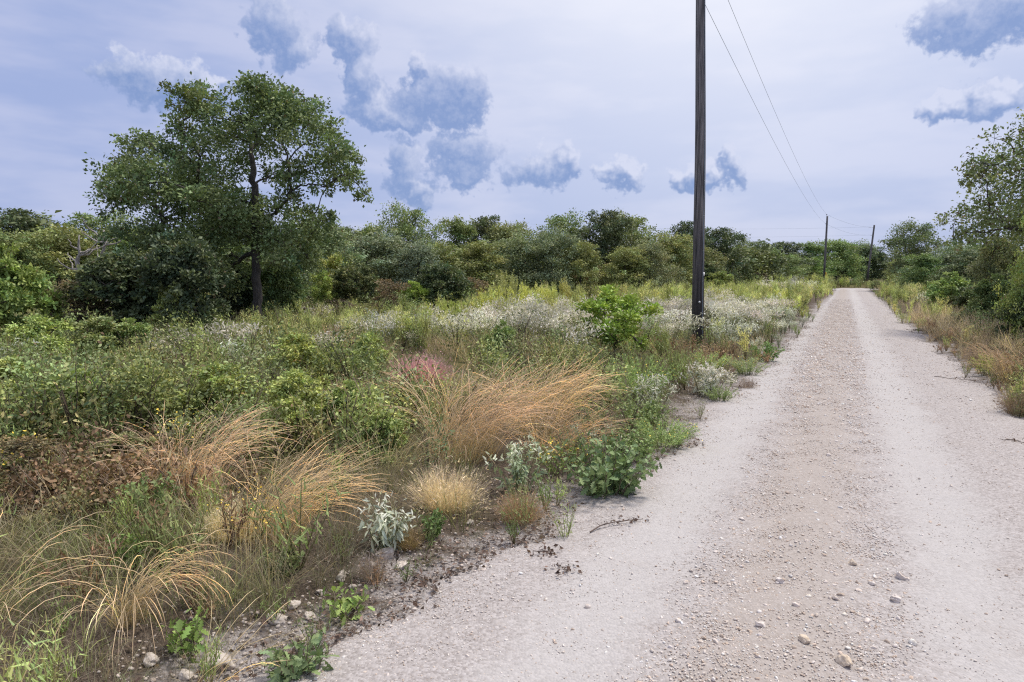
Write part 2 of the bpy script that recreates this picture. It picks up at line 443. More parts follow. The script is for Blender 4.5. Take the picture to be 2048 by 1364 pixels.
# --- the large oak on the left
HY = float(gp(517, 664)[1]); K = HY / F * 1.0
hb = gp(517, 664); HX = hb[0]
def hp(u, v, dy=0.0):
    q = at(u, v, HY); return np.array([q[0] - HX, dy, q[2]])
rng = np.random.default_rng(11)
HB = [(540, 178, 42), (575, 200, 45), (470, 195, 42), (510, 185, 40), (625, 225, 40), (655, 222, 22), (400, 245, 42), (430, 215, 35), (375, 268, 26), (500, 260, 62), (585, 265, 60),
      (665, 275, 42), (695, 300, 34), (700, 350, 30), (722, 375, 22), (445, 310, 55), (360, 305, 46), (305, 285, 34), (270, 330, 40), (243, 318, 24), (208, 312, 12),
      (300, 345, 48), (345, 380, 55), (235, 372, 32), (218, 358, 18), (285, 400, 38), (405, 375, 58), (395, 440, 55), (470, 400, 45), (640, 335, 48), (600, 350, 30), (655, 372, 26),
      (545, 425, 45), (590, 400, 30), (480, 460, 55), (420, 490, 55), (325, 440, 42), (560, 480, 50), (615, 455, 42), (650, 440, 22), (540, 330, 34), (350, 480, 48), (440, 550, 48), (300, 470, 38), (470, 435, 45), (530, 480, 38), (590, 510, 34), (400, 520, 46), (340, 540, 42), (435, 190, 34), (605, 200, 38), (555, 185, 36), (545, 150, 30), (510, 160, 28)]
blobs = []
for (bu, bv, br) in HB:
    r = br * HY / F * .88; bv = bv + 27 * max(0, 1 - (bv - 170) / 260)
    wide = 3.0 * math.sqrt(max(.1, 1 - ((bu - 470) / 300.0) ** 2)) * (0.55 + .45 * min(1, (bv - 120) / 180))
    q = hp(bu, bv, rng.uniform(-.5, .5) * wide); blobs.append((*q, r))
    if br > 28:
        for sgn in (-1, 1):
            if rng.random() < (.08 if (470 < bu < 650 and 255 < bv < 385) else .5):
                q = hp(bu + rng.uniform(-12, 12), bv + rng.uniform(-4, 26), sgn * rng.uniform(.45, 1.0) * wide); blobs.append((*q, r * .9))
tr = [hp(517, 668), hp(516, 620), hp(513, 560), hp(512, 500), hp(511, 430), hp(508, 370), hp(504, 320), hp(500, 290)]
tr[0][2] = -.15
W, Fo = grow(rng, tr, [.20, .155, .14, .13, .125, .11, .08, .06], blobs, .115, 15, 42, GREEN * .92, .24, .02, rt=.017, fork=.42, spread=.23, barkcol=(.10, .09, .085))
tree = plant_tree('oak_tree', 'tree', 'largest tree, broad open oak standing alone above the thicket on the left', W.mesh('trunk', M_BARK, True), Fo.mesh('crown', M_LEAF), (HX, HY, 0), tint=(.84, .92, .9))

# --- tree shapes shared by the wood
def tree_variant(seed, H, Wd, low, base, leaf, nsub, nleaf, nb=22, lean=.0, brown=.02, gap=1.0, trunk_r=.13):
    rng = np.random.default_rng(seed)
    bl = []
    for k in range(nb):
        z = low + (H - low) * ((k + .5) / nb) ** .85
        f = (z - low) / (H - low)
        rad = Wd / 2 * math.sqrt(max(.06, 1 - (max(0, f - .3) / .72) ** 2)) * rng.uniform(.62, 1.22)
        a = k * 2.4 + rng.uniform(-.5, .5)
        rr = rad * rng.uniform(.25, .85)
        br = Wd * rng.uniform(.10, .19) * gap
        bl.append((math.cos(a) * rr + lean * f, math.sin(a) * rr, min(z * rng.uniform(.86, 1.1), H - br * .4), br * rng.uniform(.75, 1.15)))
    for k in range(7):
        a = rng.uniform(0, 6.28); q = Wd * rng.uniform(.05, .42); bl.append((math.cos(a) * q, math.sin(a) * q, H * rng.uniform(.72, 1.04) - q * .5, Wd * rng.uniform(.06, .1)))
    t = [(0, 0, -.15), (rng.uniform(-.1, .1), rng.uniform(-.1, .1), H * .2), (rng.uniform(-.25, .25) + lean * .3, rng.uniform(-.2, .2), H * .45), (rng.uniform(-.3, .3) + lean * .6, 0, H * .7)]
    W, Fo = grow(rng, t, [trunk_r, trunk_r * .8, trunk_r * .6, trunk_r * .35], bl, leaf, nsub, nleaf, base, .2, brown, rt=.013, fork=.15 if low < 1.2 else .3, spread=.25)
    return W.mesh('trunk', M_BARK, True), Fo.mesh('crown', M_LEAF)
VT = [tree_variant(21, 6, 5.2, .6, OLIVE, .165, 9, 40, 38),
      tree_variant(22, 6, 4.6, .5, GREEN, .155, 9, 40, 36, .4),
      tree_variant(23, 6, 5.6, .6, GREYG, .15, 10, 42, 40),
      tree_variant(24, 6, 5.0, .9, DARK, .165, 8, 38, 34, -.4, .03, .95),
      tree_variant(25, 6, 6.2, 1.5, GREEN, .165, 8, 34, 34, .2, .03, .85, .17),
      tree_variant(26, 6, 4.2, .5, OLIVE * np.array([1.08, .96, .95]), .15, 10, 38, 34, 0, .05)]
VTW = [5.2, 4.6, 5.6, 5.0, 6.2, 4.2]

def shrub_variant(seed, base, leaf, nsub, nleaf, nb=16, brown=.02, shape=LEAF2, tall=1.0, rt=.007, up=0, low=.12, br=(.10, .2), bark=(.10, .085, .07), spread=.24, upn=.9):
    """about 2 m tall and 2 m wide, many stems from the ground"""
    rng = np.random.default_rng(seed); bl = []
    for k in range(nb):
        f = (k + .5) / nb; z = 2 * (low + (.9 - low) * f ** .8)
        rad = math.sqrt(max(.05, 1 - (max(0, f - .3) / .75) ** 2)) * .8
        a = k * 2.4 + rng.uniform(-.6, .6); rr = rad * rng.uniform(.2, 1.0)
        bl.append((math.cos(a) * rr, math.sin(a) * rr, z * rng.uniform(.88, 1.1), 1.0 * rng.uniform(*br) * 1.35))
    t = [(0, 0, -.08), (.02, .0, .12), (.0, .03, .3)]
    W, Fo = grow(rng, t, [.035, .03, .02], bl, leaf, nsub, nleaf, base, .2, brown, rt=rt, fork=.0, spread=spread, shape=shape, barkcol=bark, droop=-up, upn=upn)
    return W.mesh('stem', M_BARK, True), Fo.mesh('foliage', M_LEAF)
VS = {'dark': shrub_variant(31, DARK, .085, 11, 38, 36),
      'dense': shrub_variant(32, GREEN, .085, 11, 34, 34, shape=LEAFR),
      'loose': shrub_variant(33, OLIVE, .085, 9, 28, 28, .05, shape=LEAFR),
      'brown': shrub_variant(34, BROWNT, .065, 9, 26, 24, .2, rt=.009, shape=LEAFR),
      'bright': shrub_variant(35, lin(116, 138, 50), .085, 6, 19, 42, .01, up=.9, br=(.06, .15), spread=.36),
      'grey': shrub_variant(36, GREYG, .08, 11, 38, 34),
      'bare': shrub_variant(37, lin(100, 84, 80), .05, 5, 9, 26, .6, rt=.008, bark=(.15, .125, .125))}

used = {}
def shrub(v, label, u, vb, vt, wpx, tint=(1, 1, 1), group=None, name='shrub', Y=None):
    if group and 'left meadow' in group: vt -= 40; wpx *= .95; tint = (tint[0] * 1.2, tint[1] * 1.2, tint[2])
    if Y is None:
        g = gp(u, vb); x, y = g
    else:
        x, y = at(u, 547, Y)[:2]
    top = at(u, vt, y)[2]; H = max(.2, top); Wm = wpx * y / F
    rz = random.Random(u * 7 + vb).uniform(0, 6.28)
    w_, f_ = VS[v]
    return plant_tree(name, 'shrub', label, w_, f_, (x, y, gz1(x, y)), rz, (Wm / 1.85, Wm / 1.85, H / 2.0), tint, group, ('stem', 'foliage'))
def wood_tree(k, label, u, vt, wpx, Y, tint=(1, 1, 1), name='tree', group='trees of the wood'):
    x, y = at(u, 547, Y)[:2]; H = at(u, vt, Y)[2]; Wm = 1.42 * wpx * Y / F
    rz = random.Random(int(u * 13 + vt)).uniform(0, 6.28)
    w_, f_ = VT[k]
    return plant_tree(name, 'tree', label, w_, f_, (x, y, 0), rz, (Wm / VTW[k], Wm / VTW[k], H / 5.95), tint, group)

TREES = [
 # variant, u, v top, width px, distance, tint, label
 (3, 30, 428, 150, 40, (.9, .95, .9), 'dark crowned tree at the far left edge, behind paler olive trees'),
 (0, 20, 470, 120, 31, (.95, 1, .85), 'pale olive tree in the left corner in front of a dark crown'),
 (0, 115, 462, 150, 33, (1.05, 1, .8), 'rounded olive tree with yellowish top left of the bare grey snag'),
 (4, 205, 436, 150, 42, (.95, 1, .85), 'open topped tree rising behind the two bare grey snags'),
 (1, 255, 470, 120, 34, (1.1, 1.2, .8), 'fresh green tree beside the bare snag, left of the large oak'),
 (5, 300, 470, 130, 36, (.9, .95, .9), 'olive tree half hidden behind the left side of the large oak'),
 (2, 640, 455, 130, 36, (1, 1.1, .8), 'mid green tree just right of the large oak trunk'),
 (3, 685, 462, 90, 46, (1.1, 1.1, .9), 'small tree with an uneven leafy top between large oak and grey trees'),
 (2, 765, 478, 150, 40, (.95, 1, 1.0), 'broad grey green rounded tree right of the yellow leaved sapling'),
 (2, 838, 492, 90, 39, (.85, .92, 1.0), 'small bluish grey rounded tree below the tall lone crown'),
 (1, 730, 458, 80, 52, (1, 1.05, .8), 'feathery topped tree behind the broad grey green tree'),
 (4, 818, 425, 105, 50, (.95, 1, .8), 'tall lone crown standing above the wood right of the large oak'),
 (0, 872, 492, 90, 45, (1, 1, .8), 'low olive tree in the dip right of the tall lone crown'),
 (1, 925, 447, 95, 52, (1, 1, .75), 'upright tree with reddish leaf tips at the dip in the skyline'),
 (3, 975, 440, 95, 56, (1, 1, .9), 'open leafy top next to the upright tree with reddish tips'),
 (5, 960, 490, 105, 43, (.95, 1.02, .8), 'olive rounded tree above the yellow green plumed bushes'),
 (0, 1025, 452, 95, 54, (1, .95, .85), 'olive brown crown in the middle of the skyline'),
 (2, 1045, 480, 110, 47, (1.02, 1.08, .85), 'pale rounded tree in front of the olive brown skyline crown'),
 (2, 1105, 470, 95, 46, (.98, 1.04, .9), 'domed grey green tree in front row over dark hollow'),
 (4, 1120, 440, 110, 58, (.95, 1, .8), 'fine topped tree behind the domed grey green tree'),
 (0, 1160, 490, 80, 46, (1.05, 1, .8), 'yellowish green tree left of the brown streaked trunk'),
 (3, 1205, 430, 100, 54, (.95, .95, .85), 'pointed tree with dead brown streak down its middle'),
 (4, 1262, 440, 110, 58, (1, 1, .85), 'broad topped tree right of the pointed one with dead streak'),
 (0, 1250, 500, 80, 47, (1.1, 1.05, .85), 'pale olive tree in front row, left of two light rounded trees'),
 (2, 1298, 492, 85, 48, (1.1, 1.05, .85), 'light rounded tree between two pale olive ones left of the pole'),
 (0, 1340, 475, 95, 52, (1.12, 1.06, .9), 'large pale rounded tree just left of the near pole'),
 (3, 1368, 450, 70, 62, (.85, .92, .9), 'dark thin topped tree seen against the near pole on its left'),
 (3, 1430, 462, 90, 66, (.88, .95, .95), 'dark tall tree just right of the near pole'),
 (5, 1395, 500, 80, 60, (.85, .9, .9), 'dark low tree behind the lower half of the near pole'),
 (4, 1500, 486, 85, 92, (.8, .85, .95), 'flat topped dark tree in the gap between the poles'),
 (1, 1468, 500, 70, 76, (.85, .95, 1), 'small dark tree right of the tall tree by the near pole'),
 (2, 1520, 512, 75, 86, (.8, .88, .95), 'bluish rounded tree halfway between the near and second pole'),
 (3, 1572, 488, 80, 98, (.85, .9, .95), 'dark tree with an uneven top left of the second pole'),
 (0, 1575, 512, 60, 90, (.9, 1.02, .85), 'paler tree in front of the dark uneven one left of the second pole'),
 (1, 1625, 490, 70, 112, (.9, 1.05, .85), 'light green crown touching the second pole on its left'),
 (0, 1672, 484, 85, 116, (.9, 1.08, .85), 'light green domed tree between the second and the leaning pole'),
 (2, 1712, 490, 70, 122, (.88, 1.02, .85), 'rounded tree just left of the leaning pole'),
 (1, 1620, 520, 60, 108, (1., 1.2, .75), 'low bright green tree at the left of the second pole foot'),
 (3, 1745, 498, 70, 122, (.85, .95, .9), 'dark tree behind the leaning pole'),
 (4, 1824, 454, 96, 72, (.72, .76, .75), 'dark open oak with airy crown right of the leaning pole'),
 (1, 1852, 514, 84, 58, (.8, .98, .75), 'dense rich green tree under the airy dark oak'),
 (2, 1900, 500, 110, 62, (.85, .95, .85), 'rounded green tree right of the airy dark oak'),
 (3, 1935, 515, 90, 44, (.9, .95, .8), 'olive tree behind the green roadside bushes on the right'),
 (0, 1795, 520, 38, 85, (1.05, 1.05, .8), 'pale olive low tree left of the airy dark oak trunk'),
]
for (k, u_, vt, wp, Y_, tn, lab) in TREES: wood_tree(k, lab, u_, vt, wp, Y_, tn)

# --- the trees at the right edge
rng = np.random.default_rng(41)
RY = 21.0
def rp(u, v, dy=0.0):
    q = at(u, v, RY); return np.array([q[0] - RX, dy, q[2]])
RX = at(2062, 547, RY)[0]
RB = [(2040, 262, 22), (2065, 300, 45), (2005, 318, 32), (1965, 350, 22), (1945, 355, 12), (2040, 345, 45), (2000, 350, 30), (2080, 380, 60), (1990, 420, 35), (2030, 410, 45), (1955, 440, 26), (1935, 432, 14),
      (1975, 465, 34), (1950, 475, 20), (2010, 460, 35), (2060, 450, 45), (2130, 330, 70), (2160, 430, 80), (2110, 250, 50), (2180, 300, 70), (2120, 200, 40)]
bl = []
for (bu, bv, br) in RB:
    bl.append((*rp(bu, bv, rng.uniform(-1.2, 1.2)), br * RY / F * 1.1))
    if br > 30: bl.append((*rp(bu + 6, bv + 10, rng.uniform(.8, 2.0) * rng.choice([-1, 1])), br * RY / F * .85))
W, Fo = grow(rng, [(0, 0, -.2), (-.1, 0, 1.5), (.1, 0, 3.0), (0, .1, 4.5), (.1, 0, 5.8)], [.2, .16, .14, .1, .06], bl, .11, 11, 34, GREEN * np.array([1, .98, 1]), .2, .08, rt=.016, fork=.3, spread=.26)
plant_tree('oak_tree', 'tree', 'tall oak cut off by the right edge, its limbs reaching out over the verge', W.mesh('trunk', M_BARK, True), Fo.mesh('crown', M_LEAF), (RX, RY, 0), tint=(.95, .98, .85))
wood_tree(5, 'slim dark tree with ragged trunk under the reaching limbs at right', 1990, 480, 75, 26, (.72, .78, .75), group='trees by the right verge')
wood_tree(1, 'bright yellow green tree at the right edge in front of the tall oak', 2075, 440, 80, 16.5, (1.25, 1.3, .6), group='trees by the right verge')

# --- two bare grey snags left of the oak
def snag(label, u, vt, Y, seed):
    rng = np.random.default_rng(seed); x, y = at(u, 547, Y)[:2]; H = at(u, vt, Y)[2]
    g = Geo(); c = (.42, .40, .38)
    p = np.array([(0, 0, -.1), (.1, 0, H * .4), (-.05, 0, H * .7), (.12, 0, H)])
    tube(g, bez(p[0], p[1], p[2], 8, rng, .05), np.linspace(.13, .08, 8), 7, c)
    tube(g, bez(p[2], p[2] + [.1, 0, .3], p[3], 6, rng, .04), np.linspace(.08, .03, 6), 6, c)
    r = thing('dead_tree', label, 'dead tree', (x, y, 0), 0, (1, 1, 1), 'bare snags'); link('trunk', g.mesh('trunk', M_BARK, True), r)
    for k in range(7):
        g = Geo(); a = p[1] + (p[3] - p[1]) * rng.uniform(.2, 1); s = rng.choice([-1, 1])
        b = a + np.array([s * rng.uniform(.4, 1.0), rng.uniform(-.5, .5), rng.uniform(.2, .9)])
        tube(g, bez(a, a + (b - a) * [.8, .5, .2], b, 6, rng, .04), np.linspace(.045, .012, 6), 5, c)
        link('branch', g.mesh('branch', M_BARK, True), r)
snag('bare grey forked snag, the thinner one farther left', 158, 470, 29, 3)
snag('bare grey snag with a hooked fork, right of the thinner one', 208, 460, 29.5, 5)

# --- shrubs: (shape, label, u, v base, v top, width px, tint)
SHRUBS = [
 ('dark', 'big dark evergreen thicket left of the large oak trunk', 372, 690, 470, 205, (.72, .8, .8)),
 ('dark', 'dark grey green thicket between the left olive trees and the large oak', 265, 690, 500, 220, (.85, .9, .85)),
 ('dark', 'dark bushy thicket right behind the large oak trunk', 468, 652, 510, 150, (.62, .7, .7)),
 ('dense', 'green leafy bush against the right of the large oak trunk', 560, 655, 520, 120, (.85, .95, .75)),
 ('brown', 'brownish bush in shade under the left of the thicket', 165, 695, 560, 170, (.85, .85, .8)),
 ('dense', 'green bush with yellowing leaves at the left edge', 30, 705, 500, 170, (1.05, 1.15, .5)),
 ('loose', 'lime yellow young shrub showing against the dark thicket', 345, 695, 585, 85, (1.25, 1.25, .5)),
 ('loose', 'olive shrub in sun before the dark thicket, left of the oak trunk', 200, 735, 640, 150, (1, 1.02, .8)),
 ('dense', 'green oak shrub with twin tops in front of dark thicket', 255, 730, 645, 100, (1.1, 1.2, .75)),
 ('loose', 'young tree with bright yellow top right of the large oak', 670, 630, 512, 85, (1.35, 1.25, .5)),
 ('loose', 'lime green bush below the yellow topped young tree', 645, 635, 545, 60, (1.2, 1.3, .5)),
 ('dark', 'olive round bush right of the yellow topped young tree', 705, 632, 530, 110, (1.1, 1.05, .8)),
 ('bare', 'purplish leafless thicket at the foot of the olive round bush', 690, 650, 598, 110, (1, 1, 1)),
 ('bare', 'tangle of bare grey twigs right of the oak trunk', 595, 655, 590, 90, (.9, .9, .9)),
 ('brown', 'rust brown bush between bare thicket and bright leafy shrub', 780, 640, 560, 95, (.95, .85, .85)),
 ('bright', 'bright leafy shrub edging a dark hollow in the wood', 835, 640, 565, 75, (1, 1, .9)),
 ('dark', 'dark green hollow shaped bush in the middle of the wood edge', 885, 638, 530, 130, (.85, .92, .8)),
 ('brown', 'greyish brown round bush right of the dark hollow bush', 950, 628, 555, 80, (.95, .85, .8)),
 ('grey', 'grey olive mounded bush under the skyline centre', 1035, 600, 525, 85, (1.05, .95, .75)),
 ('grey', 'dark grey mounded bush beside the grey olive mound', 1075, 598, 540, 70, (.8, .8, .75)),
 ('brown', 'rusty topped bush under the pointed tree', 1160, 598, 538, 85, (1.1, .9, .75)),
 ('brown', 'grey brown bush right of the rusty topped bush', 1210, 598, 525, 80, (.9, .9, .9)),
 ('bright', 'small fresh green bush standing alone before pale trees', 1253, 596, 545, 40, (1.1, 1.2, .9)),
 ('grey', 'dull olive low bush right of the small fresh green bush', 1300, 594, 550, 70, (.9, .9, .8)),
 ('loose', 'yellow green bush in front of dark trees right of the near pole', 1440, 594, 545, 60, (1.1, 1.15, .65)),
 ('dark', 'dark rounded bush behind the yellow green one by the near pole', 1410, 592, 530, 70, (.8, .9, .8)),
 ('bright', 'full dark green bush in the meadow left of the near pole', 1228, 715, 575, 205, (1.0, 1.0, .7)),
 ('bare', 'reddish brown low thicket at the far wood edge', 1515, 582, 545, 60, (.8, .65, .6)),
 ('dense', 'light green leafy bush on the right verge', 1900, 632, 548, 100, (1.1, 1.25, .75)),
 ('dense', 'dark green bush under the slim dark tree on the right', 1975, 660, 555, 110, (.85, .95, .75)),
 ('dark', 'large shaded bush at the right edge of the verge', 2050, 700, 575, 130, (.85, .9, .75)),
 ('dense', 'rich green bush at the foot of the airy dark oak', 1850, 590, 528, 90, (.85, 1.0, .7)),
 ('loose', 'grey green low bush at the foot of the leaning pole', 1752, 580, 562, 30, (1, 1, 1)),
 ('dark', 'shaded bush filling the gap beside the slim dark tree on the right', 1945, 640, 575, 90, (.95, 1, .8)),
]
SCRUB = [
 ('loose', 'leafy oak scrub behind the pinkish grass, with yellowing leaves on its right', 600, 905, 800, 170, (1.15, 1.15, .75)),
 ('dense', 'dark hollow oak scrub left of the straw puffs', 690, 895, 815, 150, (.95, 1, .8)),
 ('loose', 'olive scrub behind the small yellow flowers', 440, 880, 775, 190, (1.1, 1.1, .8)),
 ('loose', 'dull brownish scrub left of the olive one behind the yellow flowers', 290, 880, 785, 170, (1.05, .95, .8)),
 ('dense', 'green scrub mound above the red brown scrub on the left', 150, 895, 790, 200, (1.05, 1.1, .8)),
 ('loose', 'pale olive scrub at the left edge above the yellow flower patch', 20, 870, 770, 160, (1.15, 1.15, .9)),
 ('loose', 'yellowish scrub in the middle of the left meadow', 600, 800, 715, 150, (1.25, 1.2, .85)),
 ('grey', 'small leaved olive scrub just below the pink grass', 800, 855, 825, 130, (1.0, .98, .75)),
 ('dense', 'low dark scrub left of the greenish tuft', 760, 930, 870, 110, (1, 1.05, .8)),
 ('brown', 'dark brown low scrub at the left edge below the yellow flower patch', 60, 1000, 915, 220, (.72, .68, .6)),
 ('loose', 'brownish green low scrub left of the pinkish grass', 250, 990, 935, 170, (.8, .66, .6)),
 ('dense', 'small green bush behind the top of the biggest tawny clump', 1000, 745, 690, 70, (.9, 1, .8)),
 ('loose', 'green mound left of the pink grass', 740, 775, 715, 100, (1.1, 1.15, .8)),
 ('loose', 'bright olive bush behind the green weeds at the left edge', 90, 760, 680, 150, (1.1, 1.2, .8)),
]
for a in SHRUBS: shrub(*a)
for a in SCRUB: shrub(*a, group='scrub of the left meadow')


# ------------------------------------------------------------------ poles and wires
def pole(label, u, vb, H, r0, r1, lean=(0, 0), bend=0.0):
    x, y = gp(u, vb); g = Geo(); K = 40
    z = np.linspace(-.3, H, K); f = z / H
    px = lean[0] * f + bend * np.exp(-((f - .50) / .25) ** 2); py = lean[1] * f
    rr = r0 + (r1 - r0) * np.clip(f, 0, 1)
    tube(g, np.stack([px, py, z], 1), rr, 20, (.1, .1, .1))
    o = thing('utility_pole', label, 'utility pole', (x, y, 0))
    link('shaft', g.mesh('shaft', M_POLE, True), o)
    return o, (x, y), lambda zz: np.array([np.interp(zz, z, px), np.interp(zz, z, py), zz])
def cyl(p, q, r, n=10):
    g = Geo(); tube(g, [p, (np.array(p) + q) / 2, q], [r, r, r], n, (.4, .4, .4)); a, b, c = g.arr()
    cap = np.array([[0, j + 1, j] for j in range(1, n - 1)])
    return a, np.concatenate([b, cap]), c
def cylobj(name, mat, parent, *segs, label=None):
    g = Geo()
    for s in segs: g.add(*cyl(np.array(s[0], float), np.array(s[1], float), s[2]))
    o = link(name, g.mesh(name, mat, False), parent)
    if label: o['label'] = label
    return o
def pole_hardware(o, f, H):
    t = f(H - .05)
    cylobj('pole_top_pin', M_METAL, o, (t + [-.12, -.05, -.35], t + [-.12, -.05, .22], .012))
    cylobj('insulator', M_PORC, o, (t + [-.12, -.05, .16], t + [-.12, -.05, .22], .055), (t + [-.12, -.05, .22], t + [-.12, -.05, .27], .075), (t + [-.12, -.05, .27], t + [-.12, -.05, .34], .045))
    n = f(H - 1.15)
    cylobj('neutral_bracket', M_METAL, o, (n + [-.22, -.03, 0], n + [.14, -.03, 0], .018), (n + [-.22, -.03, -.03], n + [-.22, -.03, .09], .035))

H1 = 10.4
p1, P1, f1 = pole('dark creosoted wooden pole standing nearest, cut off by the top of the photo', 1395, 690, H1, .162, .112, (-.19, .0), .03)
pole_hardware(p1, f1, H1)
g = Geo(); tube(g, [f1(z_) + np.array([.085, -(.162 - .05 * z_ / H1) * .80, 0]) for z_ in np.linspace(0, H1 - 1, 24)], np.full(24, .009), 5, (.1, .1, .1)); link('ground_wire', g.mesh('ground_wire', M_WIRE, True), p1)
for z_ in (.9, 1.7, 2.5, 3.4, 4.3, 5.3, 6.4): cylobj('staple', M_METAL, p1, (f1(z_) + [.072, -(.162 - .05 * z_ / H1) * .86, 0], f1(z_) + [.10, -(.162 - .05 * z_ / H1) * .76, 0], .006))
zt = 1.9 + (at(1404, 548, P1[1])[2] - 1.9)
q = f1(at(1391, 604, P1[1])[2]) + np.array([-.005, -.158, 0])
cylobj('round_marker', M_METAL, p1, (q, q + [0, -.012, 0], .034))
q = f1(at(1404, 548, P1[1])[2]) + np.array([.118, -.102, 0])
g = Geo(); bx = np.array([[sx * .032, sy * .006, sz * .045] for sx in (-1, 1) for sy in (-1, 1) for sz in (-1, 1)])
BT = np.array([[0, 1, 3], [0, 3, 2], [4, 6, 7], [4, 7, 5], [0, 4, 5], [0, 5, 1], [2, 3, 7], [2, 7, 6], [0, 2, 6], [0, 6, 4], [1, 5, 7], [1, 7, 3]])
ca, sa = math.cos(.75), math.sin(.75)
g.add(bx @ np.array([[ca, sa, 0], [-sa, ca, 0], [0, 0, 1]]) + q, BT, (.8, .8, .8)); link('tag_plate', g.mesh('tag_plate', M_TAG), p1)
H2 = float(at(1647, 432, gp(1647, 573)[1])[2])
p2, P2, f2 = pole('slim upright wooden pole at the far end of the road', 1647, 573, H2, .17, .12, (.1, 0)); pole_hardware(p2, f2, H2)
q = f2(1.0) + np.array([.2, -.1, 0]); cylobj('guy_guard', M_YEL, p2, (q + [.12, 0, -1.0], q + [0, 0, 1.1], .06), label='yellow plastic guy wire guard')
H3 = float(at(1742, 450, gp(1733, 571)[1])[2])
p3, P3, f3 = pole('wooden pole leaning to the right beyond the crossing road', 1733, 571, H3, .17, .12, (.75, 0))
t3 = f3(H3 - .35); cylobj('cross_arm', M_METAL, p3, (t3 + [-.9, -.12, 0], t3 + [.1, -.12, 0], .03))
t3b = f3(H3 - 1.6); cylobj('neutral_bracket', M_METAL, p3, (t3b + [-.45, -.12, 0], t3b + [.1, -.12, 0], .03))

def wire(label, a, b, sag, r, group='overhead wires'):
    t = np.linspace(0, 1, 60)[:, None]; p = a + (b - a) * t; p[:, 2] -= sag * 4 * (t * (1 - t))[:, 0]
    g = Geo(); tube(g, p - a, np.full(60, r), 5, (.1, .1, .1))
    tag(link('power_line', g.mesh('power_line', M_WIRE, True), None, a), label, 'wire', group)
def wp(P, f, z, off): q = f(z); return np.array([P[0] + q[0], P[1] + q[1], q[2]]) + off
TOP = [-.12, -.05, .27]; NEU = [-.22, -.03, .08]
a1, a2 = wp(P1, f1, H1 - .05, TOP), wp(P2, f2, H2 - .05, TOP)
n1, n2 = wp(P1, f1, H1 - 1.15, NEU), wp(P2, f2, H2 - 1.15, NEU)
back = np.array([-3, -60, 0.0])
wire('upper wire running from the near pole to the top of the second pole', a1, a2, .9, .0062)
wire('lower wire from the near pole to the bracket of the second pole', n1, n2, .9, .0062)
wire('upper wire sagging from the second pole to the leaning pole', a2, wp(P3, f3, H3 - .35, [-.9, -.12, .03]), .35, .009)
wire('lower wire sagging from the second pole to the leaning pole', n2, wp(P3, f3, H3 - 1.6, [-.45, -.12, .03]), .5, .009)
wire('faint upper wire going off left behind the trees from the leaning pole', wp(P3, f3, H3 - .35, [-.9, -.12, .03]), np.array([at(1000, 462, 150)[0], 150, 13.0]), .8, .007)
wire('faint lower wire going off left behind the trees from the leaning pole', wp(P3, f3, H3 - 1.6, [-.45, -.12, .03]), np.array([at(1000, 478, 150)[0], 150, 11.2]), .8, .007)

# ------------------------------------------------------------------ grasses
def blades(rng, base, az, tilt, curl, Ln, w, c0, c1, seg=7, head=.0, p=1.4, round_=False, var=.15):
    """arching stems: (N,3) bases; returns V, T, C"""
    N = len(base); s = np.linspace(0, 1, seg + 1)
    th = tilt[:, None] + curl[:, None] * s[None] ** p
    thm = (th[:, 1:] + th[:, :-1]) / 2; st_ = (Ln / seg)[:, None]
    azw = az[:, None] + np.cumsum(rng.normal(size=(N, seg)) * .11, 1); thm = thm + np.cumsum(rng.normal(size=(N, seg)) * .05, 1)
    dx = np.sin(thm) * st_; dz = np.cos(thm) * st_
    off = np.stack([dx * np.cos(azw), dx * np.sin(azw), dz], -1)
    P = np.concatenate([np.zeros((N, 1, 3)), np.cumsum(off, 1)], 1) + base[:, None]
    P[:, :, 2] = np.maximum(P[:, :, 2], base[:, 2:3] + .004 + .012 * rng.random((N, 1)))
    tg = nrm(np.gradient(P, axis=1))
    perp = np.stack([-np.sin(az), np.cos(az), 0 * az], -1)[:, None] * np.ones_like(P)
    nn = np.cross(perp, tg)
    prof = (1 - .75 * s) + head * np.exp(-((s - .82) / .14) ** 2); prof[-1] = .12
    wd = w[:, None] * prof[None]
    c0 = np.asarray(c0, float); c1 = np.asarray(c1, float)
    k = np.clip(s * 1.25, 0, 1)[None, :, None]
    col = (c0[None, None] * (1 - k) + c1[None, None] * k) * np.exp(1.7 * var * rng.normal(size=(N, 1, 1))) * (1 + .06 * rng.normal(size=(N, 1, 1)) * np.array([.3, -.5, -1.6]))
    if round_:
        a = np.arange(3) * 2 * math.pi / 3; m = 3
        V = P[:, :, None] + .5 * wd[:, :, None, None] * (np.cos(a)[:, None] * perp[:, :, None] + np.sin(a)[:, None] * nn[:, :, None])
    else:
        r = rng.uniform(-.9, .9, N)[:, None, None]; wv = np.cos(r) * perp + np.sin(r) * nn; m = 2
        V = np.stack([P - .5 * wd[..., None] * wv, P + .5 * wd[..., None] * wv], 2)
    C = np.repeat(col[:, :, None], m, 2)
    T = []
    for i in range(seg):
        for j in range(m if m > 2 else 1):
            p_, q_ = i * m + j, i * m + (j + 1) % m
            T += [[p_, q_, q_ + m], [p_, q_ + m, p_ + m]]
    T = np.array(T)[None] + (np.arange(N) * (seg + 1) * m)[:, None, None]
    return V.reshape(-1, 3), T.reshape(-1, 3), C.reshape(-1, 3)

TAN = lin(214, 184, 146); TANR = lin(208, 174, 144); TANG = lin(186, 166, 112); STRAW = lin(216, 192, 150); GRN = lin(116, 126, 74); SAGE = lin(128, 138, 100)

